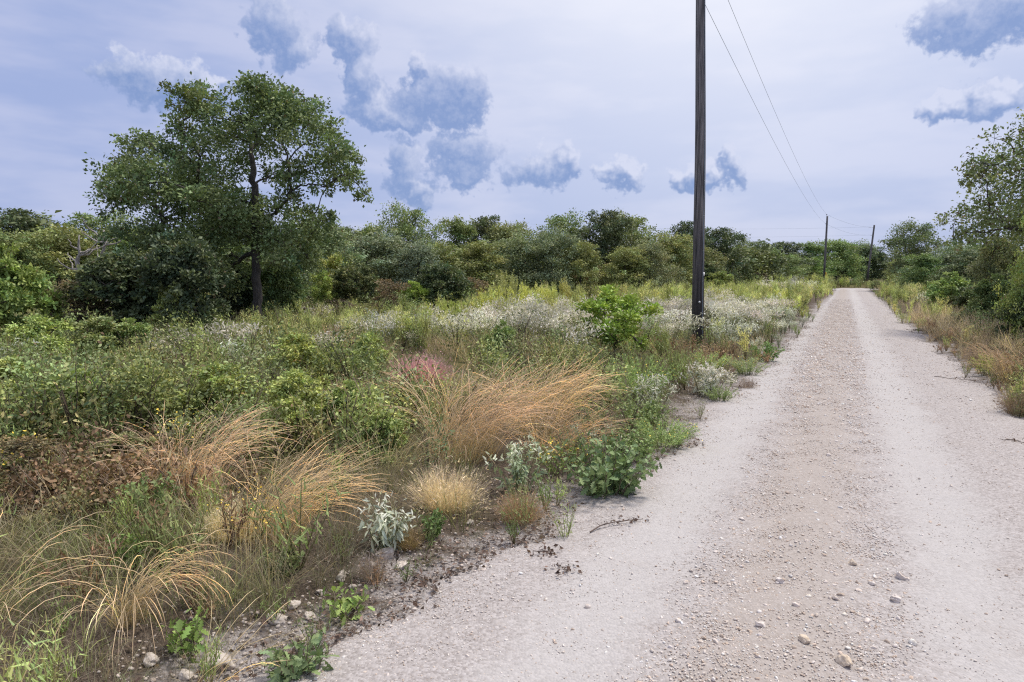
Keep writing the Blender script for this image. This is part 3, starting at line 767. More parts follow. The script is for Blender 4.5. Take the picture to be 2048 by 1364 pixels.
def clump(name, label, cat, u, vb, n, spread, Lr, lean_az, lean, tilt, curl, w, c0, c1, seed, group=None, head=.5, extra=None, round_=True, seg=9, fan=1.0, yscale=1.0):
    rng = np.random.default_rng(seed); x, y = gp(u, vb)
    a = rng.uniform(0, 2 * math.pi, n); r = spread * np.sqrt(rng.random(n))
    base = np.stack([r * np.cos(a), r * np.sin(a) * yscale, np.zeros(n)], 1)
    base[:, 2] = gz(base[:, :2] + [x, y]) - .02 - gz1(x, y)
    va = np.stack([np.cos(a), np.sin(a)], 1) * fan * rng.uniform(.3, 1, n)[:, None] + np.array([math.cos(lean_az), math.sin(lean_az)]) * lean + rng.normal(size=(n, 2)) * .85
    az = np.arctan2(va[:, 1], va[:, 0])
    geo = Geo()
    geo.add(*blades(rng, base, az, rng.uniform(*tilt, n), rng.uniform(*curl, n), rng.uniform(*Lr, n), rng.uniform(*w, n), c0, c1, seg, head, round_=round_))
    # short leaves at the foot
    m = int(n * .7); a2 = rng.uniform(0, 6.28, m); r2 = spread * 1.05 * np.sqrt(rng.random(m))
    b2 = np.stack([r2 * np.cos(a2), r2 * np.sin(a2) * yscale, np.zeros(m)], 1); b2[:, 2] = gz(b2[:, :2] + [x, y]) - .02 - gz1(x, y)
    geo.add(*blades(rng, b2, a2 + rng.normal(size=m) * .8, rng.uniform(.05, .7, m), rng.uniform(.2, 1.4, m), rng.uniform(.3, .6, m) * Lr[0], rng.uniform(.002, .004, m), lin(150, 128, 90), lin(176, 148, 106), 5))
    o = link(name, geo.mesh(name, M_GRASS, False), None, (x, y, gz1(x, y)))
    return tag(o, label, cat, group)
RT, LT = 0.0, math.pi
G = 'tawny arching grass clumps'
clump('grass_clump', 'biggest tawny grass clump, sweeping right beside the pale leaved sapling by the road', 'grass clump', 925, 925, 420, .34, (.75, 1.3), .15, 1.2, (.1, .55), (.8, 2.0), (.003, .0055), TANG, TANR, 51, G, .6)
clump('grass_clump', 'tawny grass clump behind the biggest one, bowing right towards the green mound', 'grass clump', 1075, 868, 380, .38, (.75, 1.25), .1, 1.1, (.05, .5), (.8, 2.0), (.003, .0055), TANG, TAN, 52, G, .6)
clump('grass_clump', 'reddish tawny grass low on the right of the biggest clump', 'grass clump', 1110, 905, 200, .3, (.5, .85), .0, 1.0, (.4, .9), (.6, 1.2), (.003, .005), TANG, TANR, 53, G, .5)
clump('grass_clump', 'thin upright pale grass stems left of the biggest clump', 'grass clump', 870, 870, 90, .3, (.7, 1.1), 2.6, .6, (.1, .5), (.4, 1.3), (.003, .0045), TANG, TAN, 54, G, .5)
clump('grass_clump', 'tawny grass clump fanning right, behind the silver leaved plant', 'grass clump', 545, 1085, 280, .22, (.6, 1.0), .2, 1.5, (.15, .6), (.8, 1.8), (.0022, .004), TANG, TAN, 55, G, .6)
clump('grass_clump', 'pale pinkish grass clump bowing right in front of the red brown scrub', 'grass clump', 385, 1015, 230, .24, (.7, 1.05), .1, 1.0, (.05, .4), (1.0, 2.1), (.0022, .004), TAN, lin(222, 190, 162), 56, G, .6)
clump('grass_clump', 'drooping straw grass tuft like a fountain in the lower left', 'grass clump', 262, 1275, 90, .08, (.5, .78), .2, .9, (.05, .35), (2.0, 3.0), (.0028, .0048), TANG, lin(214, 184, 144), 57, G, .7)
clump('grass_clump', 'loose tawny grass leaning out at the lower left corner', 'grass clump', -70, 1320, 40, .14, (.6, 1.0), .3, .6, (.1, .5), (1.2, 2.2), (.0035, .006), TANG, TAN, 58, G, .6)
clump('grass_clump', 'thin green and straw stems standing between the fountain tuft and the rocks', 'grass clump', 480, 1240, 110, .22, (.4, .72), .8, .2, (.02, .25), (.0, .7), (.0018, .003), GRN, TANG, 59, G, .3)
clump('grass_clump', 'long straw grass arching over the lowest rocks at the bottom edge', 'grass clump', 400, 1390, 16, .06, (.4, .6), .1, 1.3, (.5, .8), (.7, 1.2), (.003, .0045), TANG, STRAW, 60, G, .6)
clump('grass_clump', 'straw grass clump at the right roadside edge', 'grass clump', 2030, 770, 220, .35, (.6, 1.0), 2.6, .8, (.1, .5), (.8, 1.8), (.004, .006), TANG, lin(176, 142, 100), 61, G, .5)
clump('grass_clump', 'greenish grass tuft between the two tawny clumps', 'grass clump', 770, 985, 160, .22, (.35, .7), .6, .5, (.1, .4), (.4, 1.6), (.002, .004), GRN, TANG, 62, G, .4)
clump('grass_clump', 'reddish brown grass tuft upright behind the meadow flowers, left of centre', 'grass clump', 680, 715, 200, .35, (.5, .8), 1., .2, (.02, .3), (.1, .6), (.005, .009), lin(150, 120, 96), lin(176, 138, 116), 63, G, .5)

# fine tufts: straw and rust balls
def wiry(name, label, cat, u, vb, vt, wpx, col, seed, n=900, group=None, w=.0022):
    rng = np.random.default_rng(seed); x, y = gp(u, vb); H = at(u, vt, y)[2]; Rr = .5 * wpx * y / F
    geo = Geo()
    a = rng.uniform(0, 6.28, n); r = .35 * Rr * np.sqrt(rng.random(n))
    b = np.stack([r * np.cos(a), r * np.sin(a), np.full(n, -.02)], 1)
    Ln = H * rng.uniform(.5, 1.1, n)
    geo.add(*blades(rng, b, a + rng.normal(size=n) * .5, rng.uniform(.05, .9, n), rng.uniform(-.2, .5, n), Ln, np.full(n, w), np.asarray(col) * .7, col, 5, .3))
    m = int(n * .7); d = rdir(rng, m, .5); d[:, 2] = np.abs(d[:, 2]); P_ = d * np.stack([np.full(m, Rr), np.full(m, Rr), np.full(m, H)], 1) * rng.uniform(.3, 1.0, (m, 1)) ** .8 * (1 + .22 * np.sin(a[0] + 5 * np.arctan2(d[:, 1:2], d[:, :1])))
    geo.add(*inst(SLIV[0], SLIV[1], P_, basis(nrm(d + rng.normal(size=(m, 3)) * .7), rdir(rng, m)), rng.uniform(.03, .07, m) * (.35 + H), pal(rng, m, col, .25, .06)))
    return tag(link(name, geo.mesh(name, M_GRASS), None, (x, y, gz1(x, y))), label, cat, group)
wiry('dry_tuft', 'rust brown wiry tuft at the gravel edge right of the straw coloured ball', 'dry tuft', 1040, 1045, 978, 125, lin(156, 116, 76), 71, 800)
wiry('dry_tuft', 'straw coloured fluffy ball of fine grass left of the rust brown tuft', 'dry tuft', 895, 1020, 930, 215, lin(206, 180, 146), 72, 1500, w=.0018)
wiry('dry_tuft', 'small brown tuft between the silver leaved plant and the little green bush', 'dry tuft', 815, 1105, 1050, 75, lin(140, 112, 62), 73, 500)
wiry('dry_tuft', 'pale straw puff of fine grass in the middle of the tawny clumps', 'dry tuft', 470, 1090, 1015, 170, lin(222, 200, 166), 74, 1300, w=.0016)
wiry('dry_tuft', 'grey bare wiry tuft beside the lower rocks', 'dry tuft', 745, 1165, 1110, 90, lin(140, 122, 122), 75, 600, w=.0014)
wiry('dry_tuft', 'greyish twiggy tuft on the gravel edge near the silver mound', 'dry tuft', 1495, 775, 750, 60, lin(124, 100, 98), 76, 400)
wiry('dry_tuft', 'dull brown tuft hanging over the right road edge, lowest of that side', 'dry tuft', 2040, 830, 770, 120, lin(120, 92, 76), 77, 700)
wiry('dry_tuft', 'dark red brown tuft on the right road edge beside a yellow green weed', 'dry tuft', 1960, 735, 690, 90, lin(112, 84, 74), 78, 700)
wiry('dry_tuft', 'pinkish straw puff in the meadow left of the pink grass', 'dry tuft', 705, 835, 765, 100, lin(204, 168, 136), 79, 1300, w=.003)
wiry('dry_tuft', 'small pinkish straw puff beside the green oak scrub', 'dry tuft', 648, 815, 775, 60, lin(208, 172, 146), 80, 800, w=.003)
wiry('dry_tuft', 'pale pink straw haze left of the full green bush', 'dry tuft', 1000, 715, 682, 110, lin(206, 178, 156), 81, 1200, w=.005)
wiry('pink_grass', 'rosy pink cloud of fine grass, the only pink plant', 'ornamental grass', 843, 782, 712, 150, lin(182, 116, 142), 82, 3600, w=.003)

# ------------------------------------------------------------------ leafy plants near the road
def leafy(name, label, cat, u, vb, vt, wpx, seed, nst, nlf, leaf, shape, col, mat=None, top=None, topcol=None, ntop=0, droop=.2, lean=0, group=None, stemcol=(.12, .13, .06), fl=None, curve=.3, lstart=.2, w=None, upn=.7):
    rng = np.random.default_rng(seed); x, y = gp(u, vb); H = at(u, vt, y)[2]; Rr = .5 * wpx * y / F
    S_, Lf, heads = Geo(), Geo(), []; Rr *= 1.3
    for k in range(nst):
        a = rng.uniform(0, 6.28); rr = Rr * math.sqrt(rng.random()) * .85; h = H * rng.uniform(.65, 1.0) * math.sqrt(max(.3, 1 - .6 * (rr / Rr) ** 2))
        e = np.array([math.cos(a) * rr + lean * h, math.sin(a) * rr, h]); s0 = np.array([math.cos(a), math.sin(a), 0]) * rr * .35
        s0[2] = -.02
        path = bez(s0, s0 + (e - s0) * [curve, curve, .65], e, 7, rng, .006)
        tube(S_, path, np.linspace(.004, .0018, 7) * (w or 1), 4, stemcol)
        f = rng.uniform(lstart, 1, nlf); P_ = np.stack([np.interp(f, np.linspace(0, 1, 7), path[:, i]) for i in range(3)], 1)
        d = rdir(rng, nlf, .2); d[:, 2] -= droop; d = nrm(d)
        sz = leaf * rng.uniform(.6, 1.2, nlf) * (1.15 - .45 * f)
        P_ = P_ + d * leaf * .15
        Lf.add(*inst(*shape, P_, basis(d, nrm(rng.normal(size=(nlf, 3)) * .5 + [0, 0, upn])), sz, pal(rng, nlf, col, .18, .06)))
        if ntop:
            d = rdir(rng, ntop, .3); P_ = e + rng.normal(size=(ntop, 3)) * leaf * .35
            Lf.add(*inst(*(top or LANCE), P_, basis(d, rdir(rng, ntop, 1)), leaf * rng.uniform(.35, .7, ntop), pal(rng, ntop, topcol, .1, .03)))
        if fl:
            n = max(1, min(fl[0], int(95 / nst))) if k * 1.0 * max(1, min(fl[0], int(95 / nst))) < 95 else 0; ff = rng.uniform(.55, 1.05, n)
            P_ = np.stack([np.interp(ff, np.linspace(0, 1, 7), path[:, i]) for i in range(3)], 1) + rng.normal(size=(n, 3)) * fl[3]
            heads += [tuple(q) for q in P_]
    o = thing(name, label, cat, (x, y, gz1(x, y)), 0, (1, 1, 1), group)
    link('stem', S_.mesh('stem', M_LEAF, True), o); link('foliage', Lf.mesh('foliage', mat or M_LEAF), o)
    if fl:
        Fl = Geo(); Fl.add(*inst(*DISC, np.zeros((1, 3)), np.eye(3)[None], np.array([fl[1]]), np.array([fl[2]]))); fm = Fl.mesh('flower_head', M_LEAF)
        for q in heads[:98]: link('flower_head', fm, o, q, (rng.normal() * .6, rng.normal() * .6, 0), (rng.uniform(.8, 1.3),) * 3)
    return o
SILV = lin(172, 182, 164); SILW = lin(212, 214, 202); YF = lin(222, 190, 20)
leafy('silver_plant', 'silvery grey plant with drooping leaves standing nearest, by white stones', 'silver plant', 768, 1108, 1008, 105, 91, 13, 22, .085, LANCE, SILV, M_PALE, None, SILW, 8, .75, lstart=.15)
leafy('silver_plant', 'tall sage green plant with pale flower tips beside the oak sapling', 'silver plant', 1040, 985, 880, 120, 92, 11, 20, .10, LANCE, lin(146, 166, 122), M_PALE, None, lin(204, 210, 184), 12, .45, lstart=.15)
leafy('silver_plant', 'pale grey plant with feathery drooping tips behind the yellow dotted bush', 'silver plant', 1310, 830, 758, 95, 93, 16, 22, .085, LANCE, lin(166, 172, 150), M_PALE, None, lin(206, 204, 196), 14, .6)
leafy('silver_plant', 'whitish mound of silver leaves at the gravel edge before the rusty weeds', 'silver plant', 1412, 792, 728, 100, 94, 40, 22, .085, LANCE, lin(176, 178, 164), M_PALE, None, lin(216, 208, 206), 14, .4)
leafy('silver_plant', 'low grey green silver leaved plant behind the oak sapling', 'silver plant', 1190, 925, 850, 120, 95, 16, 22, .05, LANCE, lin(140, 152, 118), M_PALE, None, lin(186, 190, 166), 8, .4)
leafy('oak_sapling', 'dark green lobed oak sapling at the gravel edge', 'sapling', 1210, 985, 862, 215, 96, 52, 15, .095, OAKLEAF, lin(96, 116, 74), None, droop=.2, stemcol=(.12, .09, .07), lstart=.1)
leafy('oak_sapling', 'small oak seedling trailing over the gravel at the bottom edge', 'sapling', 600, 1352, 1245, 120, 97, 14, 12, .075, OAKLEAF, lin(104, 122, 82), None, droop=.2, stemcol=(.14, .1, .08))
leafy('oak_sapling', 'yellow green oak seedling behind the trailing one by the stones', 'sapling', 690, 1232, 1178, 110, 98, 10, 9, .065, OAKLEAF, lin(112, 134, 62), None, stemcol=(.14, .1, .08))
leafy('oak_sapling', 'fresh green oak seedling at the foot of the fountain tuft', 'sapling', 380, 1322, 1240, 110, 99, 10, 10, .07, OAKLEAF, lin(104, 128, 56), None, stemcol=(.14, .1, .08))
leafy('small_bush', 'little round dark green bush at the gravel edge', 'bush', 864, 1082, 1026, 56, 100, 16, 34, .035, LEAF2, lin(82, 106, 54), None, droop=0)
leafy('small_bush', 'upright light green leafy weed among the pinkish grass', 'bush', 300, 1085, 955, 120, 101, 14, 36, .05, LEAF2, lin(100, 116, 66), None, droop=-.3)
leafy('small_bush', 'green weed on tall stems beside the fountain tuft, on its left', 'bush', 255, 1160, 1060, 80, 102, 10, 26, .045, LEAF2, lin(100, 124, 58), None, droop=-.2)
leafy('flowering_bush', 'green mound dotted with yellow flowers beside the whitish mound', 'flowering bush', 1275, 802, 706, 170, 103, 75, 70, .05, SLIV, lin(132, 158, 84), None, droop=-.5, fl=(6, .016, YF, .03), w=.8)
leafy('flowering_bush', 'low yellow dotted bush leaning over the gravel right of the oak sapling', 'flowering bush', 1325, 892, 832, 165, 104, 75, 60, .04, SLIV, lin(134, 156, 92), None, droop=-.3, fl=(4, .012, YF, .03), w=.7)
leafy('flowering_bush', 'light green feathery mound in front of the rusty weeds', 'flowering bush', 1420, 752, 700, 110, 105, 50, 60, .06, SLIV, lin(146, 164, 98), None, droop=-.5, fl=(2, .014, YF, .03), w=.8)
leafy('flowering_bush', 'grey green feathery mound at the gravel edge under the rusty weeds', 'flowering bush', 1495, 750, 712, 80, 106, 40, 60, .06, SLIV, lin(138, 150, 108), None, droop=-.4, fl=(2, .012, YF, .03), w=.8)
leafy('yellow_wildflower', 'grey green plant topped with small yellow flowers in front of the dark scrub', 'wildflower', 365, 925, 825, 130, 107, 34, 26, .05, LANCE, lin(138, 148, 104), None, droop=-.2, fl=(7, .020, YF, .05), lstart=.05)
leafy('yellow_wildflower', 'patch of yellow flowers at the far left edge', 'wildflower', 30, 965, 870, 150, 108, 26, 22, .05, LEAF2, lin(100, 120, 60), None, droop=-.1, fl=(6, .026, YF, .06))
leafy('yellow_wildflower', 'thin stemmed yellow flowers standing in the tawny grass fan', 'wildflower', 500, 1105, 955, 130, 109, 16, 10, .03, SLIV, lin(120, 136, 74), None, droop=-.5, fl=(3, .016, YF, .03))
leafy('yellow_wildflower', 'yellow flowers dotted beside the sage green plant', 'wildflower', 1130, 955, 868, 150, 110, 22, 14, .04, LEAF2, lin(108, 128, 62), None, droop=0, fl=(3, .017, YF, .03))
leafy('yellow_wildflower', 'small bunch of yellow flowers left of the full green bush', 'wildflower', 1098, 745, 700, 40, 111, 12, 20, .06, LEAF2, lin(120, 136, 60), None, fl=(10, .035, YF, .05))
leafy('green_weed_clump', 'sprawling green weed at the gravel edge just behind the oak sapling', 'weed', 1268, 918, 858, 130, 131, 40, 34, .05, LEAF2, lin(104, 124, 70), None, droop=.1)
leafy('green_weed_clump', 'sprawling green weed between the feathery grey plant and the yellow dotted bush', 'weed', 1285, 856, 800, 120, 132, 40, 34, .05, LEAF2, lin(112, 128, 78), None, droop=0)
leafy('green_weed_clump', 'low green weed at the gravel edge left of the greyish twiggy tuft', 'weed', 1440, 800, 766, 90, 133, 30, 34, .05, SLIV, lin(122, 140, 84), None, droop=-.2)
leafy('green_weed_clump', 'leafy green weed by the road right of the rusty weeds', 'weed', 1530, 722, 680, 70, 134, 26, 34, .06, LEAF2, lin(96, 124, 62), None, droop=0)
leafy('green_weed_clump', 'dark green leafy weed in the grass fan, right of the yellow flowers', 'weed', 640, 1030, 965, 110, 135, 24, 34, .05, LEAF2, lin(100, 118, 62), None, droop=0)
leafy('green_weed_clump', 'small leafy weed under the tawny fan, left of the grey wiry tuft', 'weed', 560, 1165, 1105, 90, 136, 18, 30, .04, LEAF2, lin(108, 120, 72), None, droop=0)
leafy('milkweed', 'pale green spire plants in front of the full green bush', 'wildflower', 1200, 728, 680, 60, 112, 7, 40, .05, LEAF2, lin(150, 160, 104), None, droop=-.3)
leafy('yellow_weed', 'yellow green weed on the right verge edge', 'weed', 1975, 752, 700, 70, 113, 30, 40, .06, SLIV, lin(150, 156, 70), None, droop=-.5)
leafy('yellow_weed', 'straw yellow feathery weed before the dark thicket on the left', 'weed', 275, 745, 695, 60, 114, 60, 70, .05, SLIV, lin(178, 168, 108), None, droop=-.6)
leafy('yellow_weed', 'sand coloured plume weed standing at the large oak foot', 'weed', 495, 700, 645, 45, 115, 24, 50, .1, SLIV, lin(164, 158, 112), None, droop=-.6)

# plumed bushes in the far meadow
def plume(label, u, vb, vt, wpx, col, seed, group='plumed bushes of the meadow'):
    return leafy('plumed_bush', label, 'bush', u, vb, vt, wpx, seed, 34, 80, .15, SLIV, col, None, droop=-1.1, group=group, w=2, curve=.6, lstart=.12)
PL = lin(178, 180, 88)
plume('widest yellow green plumed bush before the wood, left of centre', 990, 650, 568, 90, PL * .9, 121)
plume('tall thin plumed bush rising behind the widest yellow green one', 1015, 630, 540, 55, lin(150, 152, 92), 122)
plume('bright yellow green plumed bush right of the widest one', 1055, 635, 565, 80, PL * 1.05, 123)
plume('olive spire plumed bush standing alone in the white flowers', 1130, 625, 553, 26, lin(164, 160, 92), 124)
plume('pale plumed bush left of the olive spire', 1085, 625, 570, 60, PL, 125)
plume('leafy plumed bush in shade below the dark hollow', 900, 655, 600, 90, lin(150, 160, 80), 126)
plume('pale green plumed bush below the purplish thicket', 730, 672, 628, 90, lin(160, 166, 100), 127)
plume('yellow plumed bush in the far meadow right of the near pole', 1570, 615, 578, 60, PL, 128)

# ------------------------------------------------------------------ ground cover nobody could count
def proto_scrub(rng, h, w, n, leaf, col, brown=.03, shape=LEAFR, bias=.6):
    g = Geo(); ns = 5
    for k in range(ns):
        a = rng.uniform(0, 6.28); e = np.array([math.cos(a) * w * .35, math.sin(a) * w * .35, h * rng.uniform(.6, .95)])
        tube(g, bez(np.zeros(3) - [0, 0, .03], e * [.3, .3, .6], e, 4), [.006, .005, .004, .002], 3, (.10, .075, .055))
    m = 9; d = rdir(rng, m, .5); d[:, 2] = np.abs(d[:, 2]); c = d * np.array([w * .42, w * .42, h * .75]) * rng.uniform(.4, 1, (m, 1)) + [0, 0, h * .12]
    i = rng.integers(0, m, n); P_ = c[i] + rng.normal(size=(n, 3)) * np.array([w * .14, w * .14, h * .13]); P_[:, 2] = np.maximum(P_[:, 2], .02)
    D = nrm(rng.normal(size=(n, 3)) + [0, 0, .1]); cl = pal(rng, m, col, .16, .08)[i] * np.exp(.16 * rng.normal(size=(n, 1)))
    b = rng.random(n) < brown; cl[b] = lin(104, 82, 60) * np.exp(.3 * rng.normal(size=(b.sum(), 1)))
    g.add(*inst(*shape, P_, basis(D, nrm(rng.normal(size=(n, 3)) * .6 + [0, 0, bias])), leaf * rng.uniform(.6, 1.3, n), cl)); return g.arr()
def proto_tuft(rng, n, r, Ln, w, c0, c1, curl=(.3, 1.5), tilt=(.05, .6), seg=4):
    g = Geo(); a = rng.uniform(0, 6.28, n); rr = r * np.sqrt(rng.random(n)); b = np.stack([rr * np.cos(a), rr * np.sin(a), np.full(n, -.02)], 1)
    g.add(*blades(rng, b, a + rng.normal(size=n), rng.uniform(*tilt, n), rng.uniform(*curl, n), rng.uniform(*Ln, n), rng.uniform(*w, n), c0, c1, seg, .2)); return g.arr()
def proto_plume(rng, h, n, col, ns=8, leaf=.12, spread=.3):
    g = Geo()
    for k in range(ns):
        a = rng.uniform(0, 6.28); q = rng.uniform(0, spread) * h; e = np.array([math.cos(a) * q, math.sin(a) * q, h * rng.uniform(.6, 1)])
        p = bez(np.array([0, 0, -.03]), e * [.6, .6, .6], e, 4); tube(g, p, [.005, .004, .003, .002], 3, lin(120, 112, 74))
        f = rng.uniform(.25, 1, n); P_ = np.stack([np.interp(f, np.linspace(0, 1, 4), p[:, i]) for i in range(3)], 1)
        d = nrm(rng.normal(size=(n, 3)) * .6 + [0, 0, 1.0])
        g.add(*inst(*SLIV, P_ + rng.normal(size=(n, 3)) * .02, basis(d, rdir(rng, n)), leaf * rng.uniform(.5, 1.2, n) * (1.2 - .6 * f), pal(rng, n, col, .14, .05)))
    return g.arr()
def proto_white(rng, h, leafcol, topcol, ntop=22, ns=8, leaf=.09):
    g = Geo()
    for k in range(ns):
        a = rng.uniform(0, 6.28); q = rng.uniform(.05, .45) * h; e = np.array([math.cos(a) * q, math.sin(a) * q, h * rng.uniform(.7, 1)])
        p = bez(np.array([0, 0, -.03]), e * [.4, .4, .7], e, 4); tube(g, p, [.005, .004, .003, .002], 3, lin(128, 122, 92))
        n = 14; f = rng.uniform(.2, .9, n); P_ = np.stack([np.interp(f, np.linspace(0, 1, 4), p[:, i]) for i in range(3)], 1)
        g.add(*inst(*SLIV, P_, basis(rdir(rng, n, .2), rdir(rng, n)), leaf * rng.uniform(.7, 1.2, n) * np.ones(n), pal(rng, n, leafcol, .15, .06)))
        P_ = e + rng.normal(size=(ntop, 3)) * np.array([.075, .075, .05])
        g.add(*inst(np.array([[-.16, 0, 0], [.16, 0, 0], [0, 1, .1]]), SLIV[1], P_, basis(rdir(rng, ntop, .4), rdir(rng, ntop, 1)), leaf * rng.uniform(.45, .85, ntop), pal(rng, ntop, topcol, .10, .02)))
    return g.arr()
def proto_rust(rng, h, w, col, n=120):
    g = Geo()
    for k in range(9):
        a = rng.uniform(0, 6.28); e = np.array([math.cos(a) * w * .5 * rng.random(), math.sin(a) * w * .5 * rng.random(), h * rng.uniform(.5, 1)])
        p = bez(np.array([0, 0, -.02]), e * [.5, .5, .6], e, 4); tube(g, p, [.004, .003, .003, .002], 3, np.asarray(col) * .7)
        m = n // 9; f = rng.uniform(.2, 1, m); P_ = np.stack([np.interp(f, np.linspace(0, 1, 4), p[:, i]) for i in range(3)], 1)
        g.add(*inst(*SLIV, P_, basis(rdir(rng, m, .6), rdir(rng, m)), .07 * rng.uniform(.5, 1.3, m), pal(rng, m, col, .22, .06)))
    return g.arr()
rg = np.random.default_rng(200)
WHITE = lin(208, 202, 194)
PROTO = {
 'scrub': [proto_scrub(rg, .7, .62, 380, .037, c) for c in (GREEN, OLIVE, DARK, lin(128, 140, 76), lin(146, 146, 94), lin(116, 130, 80), lin(150, 156, 92))],
 'red_scrub': [proto_scrub(rg, .38, .5, 300, .034, c, .35) for c in (lin(98, 80, 60), lin(108, 88, 64), lin(96, 92, 62), lin(84, 68, 54))],
 'dry_grass': [proto_tuft(rg, 42, .10, (.18, .42), (.0016, .003), lin(92, 84, 66), c) for c in (lin(160, 144, 114), lin(134, 122, 104), lin(172, 150, 118), lin(116, 112, 84))],
 'green_grass': [proto_tuft(rg, 30, .10, (.16, .42), (.002, .0045), lin(96, 104, 62), c) for c in (lin(122, 132, 76), lin(140, 142, 84), lin(108, 122, 72))],
 'golden_weed': [proto_plume(rg, .8, 24, c) for c in (lin(182, 190, 106), lin(172, 182, 104), lin(192, 190, 122), lin(158, 170, 94))],
 'green_weed': [proto_plume(rg, .5, 20, c, 8, .08, .5) for c in (lin(140, 158, 84), lin(128, 146, 84), lin(146, 156, 96), lin(112, 134, 70))],
 'white_wildflower': [proto_white(rg, .7, lin(142, 150, 116), WHITE, 26) for _ in range(3)] + [proto_white(rg, .65, lin(156, 158, 128), lin(200, 196, 184), 22) for _ in range(2)],
 'silver_weed': [proto_white(rg, .5, lin(150, 160, 130), lin(190, 194, 182), 14) for _ in range(3)],
 'rusty_weed': [proto_rust(rg, .4, .5, c) for c in (lin(158, 124, 94), lin(140, 108, 84), lin(164, 138, 108))],
 'tan_grass': [proto_tuft(rg, 40, .16, (.35, .65), (.004, .007), lin(150, 128, 92), c, (.2, 1.2), (.02, .4)) for c in (lin(192, 160, 128), lin(180, 150, 112), lin(170, 148, 104))],
}
# patches: (kind, u, v of the foot, half width, half height, weight)
PATCH = [
 ('scrub', 300, 830, 420, 110, 3.5), ('scrub', 560, 890, 230, 90, 4), ('scrub', 760, 780, 220, 70, 3), ('tan_grass', 700, 800, 260, 60, 1.6), ('tan_grass', 350, 790, 300, 60, 1.0), ('scrub', 620, 790, 160, 60, 3), ('scrub', 1010, 770, 120, 40, 3), ('scrub', 100, 880, 250, 60, 5),
 ('red_scrub', 120, 1020, 300, 45, 8), ('red_scrub', 330, 995, 130, 35, 4), ('red_scrub', 1960, 730, 90, 40, 3),
 ('green_weed', 120, 760, 260, 45, 12), ('green_weed', 150, 715, 260, 20, 8), ('green_weed', 330, 790, 160, 40, 3), ('green_weed', 450, 730, 130, 30, 2),
 ('green_weed', 1300, 760, 100, 45, 6), ('green_weed', 900, 740, 90, 25, 2), ('green_weed', 1470, 660, 120, 30, 3), ('green_weed', 820, 690, 160, 18, 4),
 ('golden_weed', 1180, 622, 240, 16, 16), ('golden_weed', 1500, 612, 190, 20, 22), ('golden_weed', 1350, 618, 150, 16, 14), ('golden_weed', 760, 690, 150, 22, 8), ('golden_weed', 560, 700, 120, 16, 5), ('golden_weed', 1000, 660, 160, 18, 3), ('golden_weed', 1620, 600, 60, 18, 9), ('golden_weed', 1590, 640, 40, 20, 4), ('golden_weed', 1790, 612, 60, 18, 10), ('golden_weed', 1860, 640, 60, 16, 4),
 ('white_wildflower', 1150, 672, 170, 18, 9), ('white_wildflower', 1060, 660, 90, 12, 4), ('white_wildflower', 1330, 668, 80, 18, 9), ('white_wildflower', 1470, 660, 90, 20, 14), ('white_wildflower', 1530, 668, 60, 20, 8), ('white_wildflower', 1350, 705, 40, 12, 6),
 ('white_wildflower', 880, 688, 80, 10, 4), ('white_wildflower', 740, 705, 60, 12, 3), ('white_wildflower', 620, 742, 50, 12, 5), ('white_wildflower', 400, 752, 70, 14, 2), ('white_wildflower', 960, 690, 80, 12, 4), ('white_wildflower', 1430, 628, 60, 10, 4), ('white_wildflower', 1080, 712, 40, 8, 4), ('white_wildflower', 1590, 596, 60, 6, 6),
 ('silver_weed', 15, 820, 60, 50, 4), ('silver_weed', 480, 760, 90, 30, 1.5), ('silver_weed', 1570, 660, 50, 25, 4), ('silver_weed', 1480, 700, 80, 20, 2),
 ('rusty_weed', 1400, 728, 90, 22, 12), ('rusty_weed', 1480, 738, 60, 18, 10), ('rusty_weed', 1900, 690, 60, 30, 6), ('rusty_weed', 1360, 715, 60, 14, 6), ('rusty_weed', 1990, 760, 80, 40, 6),
 ('tan_grass', 900, 725, 160, 20, 9), ('tan_grass', 680, 725, 90, 20, 3), ('tan_grass', 1000, 715, 90, 16, 7), ('tan_grass', 1880, 670, 80, 35, 10), ('tan_grass', 1960, 700, 120, 50, 8), ('tan_grass', 1840, 640, 60, 16, 7), ('tan_grass', 770, 820, 90, 40, 2), ('tan_grass', 1360, 690, 60, 14, 2),
 ('dry_grass', 300, 1250, 420, 170, 8), ('rusty_weed', 300, 1200, 420, 170, .5), ('green_weed', 420, 1160, 380, 80, .4), ('dry_grass', 780, 1010, 260, 70, 9), ('dry_grass', 1000, 930, 220, 60, 5), ('dry_grass', 620, 1130, 160, 70, 8), ('dry_grass', 0, 1120, 200, 60, 8), ('dry_grass', 1290, 830, 160, 40, 4),
 ('green_grass', 200, 1200, 420, 150, 5.0), ('green_grass', 820, 970, 240, 60, 4), ('green_grass', 1250, 870, 120, 50, 5), ('green_grass', 500, 1250, 200, 90, 1.5),
]
KINDS_ = list(PROTO)
CLEAR = [(843, 780, 110, 66), (1228, 735, 95, 28), (980, 900, 160, 42), (1090, 860, 130, 30), (560, 1060, 140, 50), (400, 1010, 90, 40), (262, 1270, 80, 50), (1205, 985, 100, 40), (1040, 990, 90, 30), (768, 1110, 70, 30),
         (895, 1020, 120, 30), (1310, 845, 70, 25), (1412, 800, 70, 16), (1395, 700, 26, 14), (705, 845, 50, 18), (1000, 725, 55, 12), (365, 930, 80, 25), (1200, 740, 50, 12), (650, 825, 40, 15)]
def scatter(seed, ylo, yhi, dens, xlo, xhi):
    rng = np.random.default_rng(seed)
    n = int((yhi - ylo) * (xhi - xlo) * dens)
    P_ = np.stack([rng.uniform(xlo, xhi, n), rng.uniform(ylo, yhi, n)], 1)
    return P_[(np.abs(P_[:, 0]) < P_[:, 1] * .80 + 1.6)]
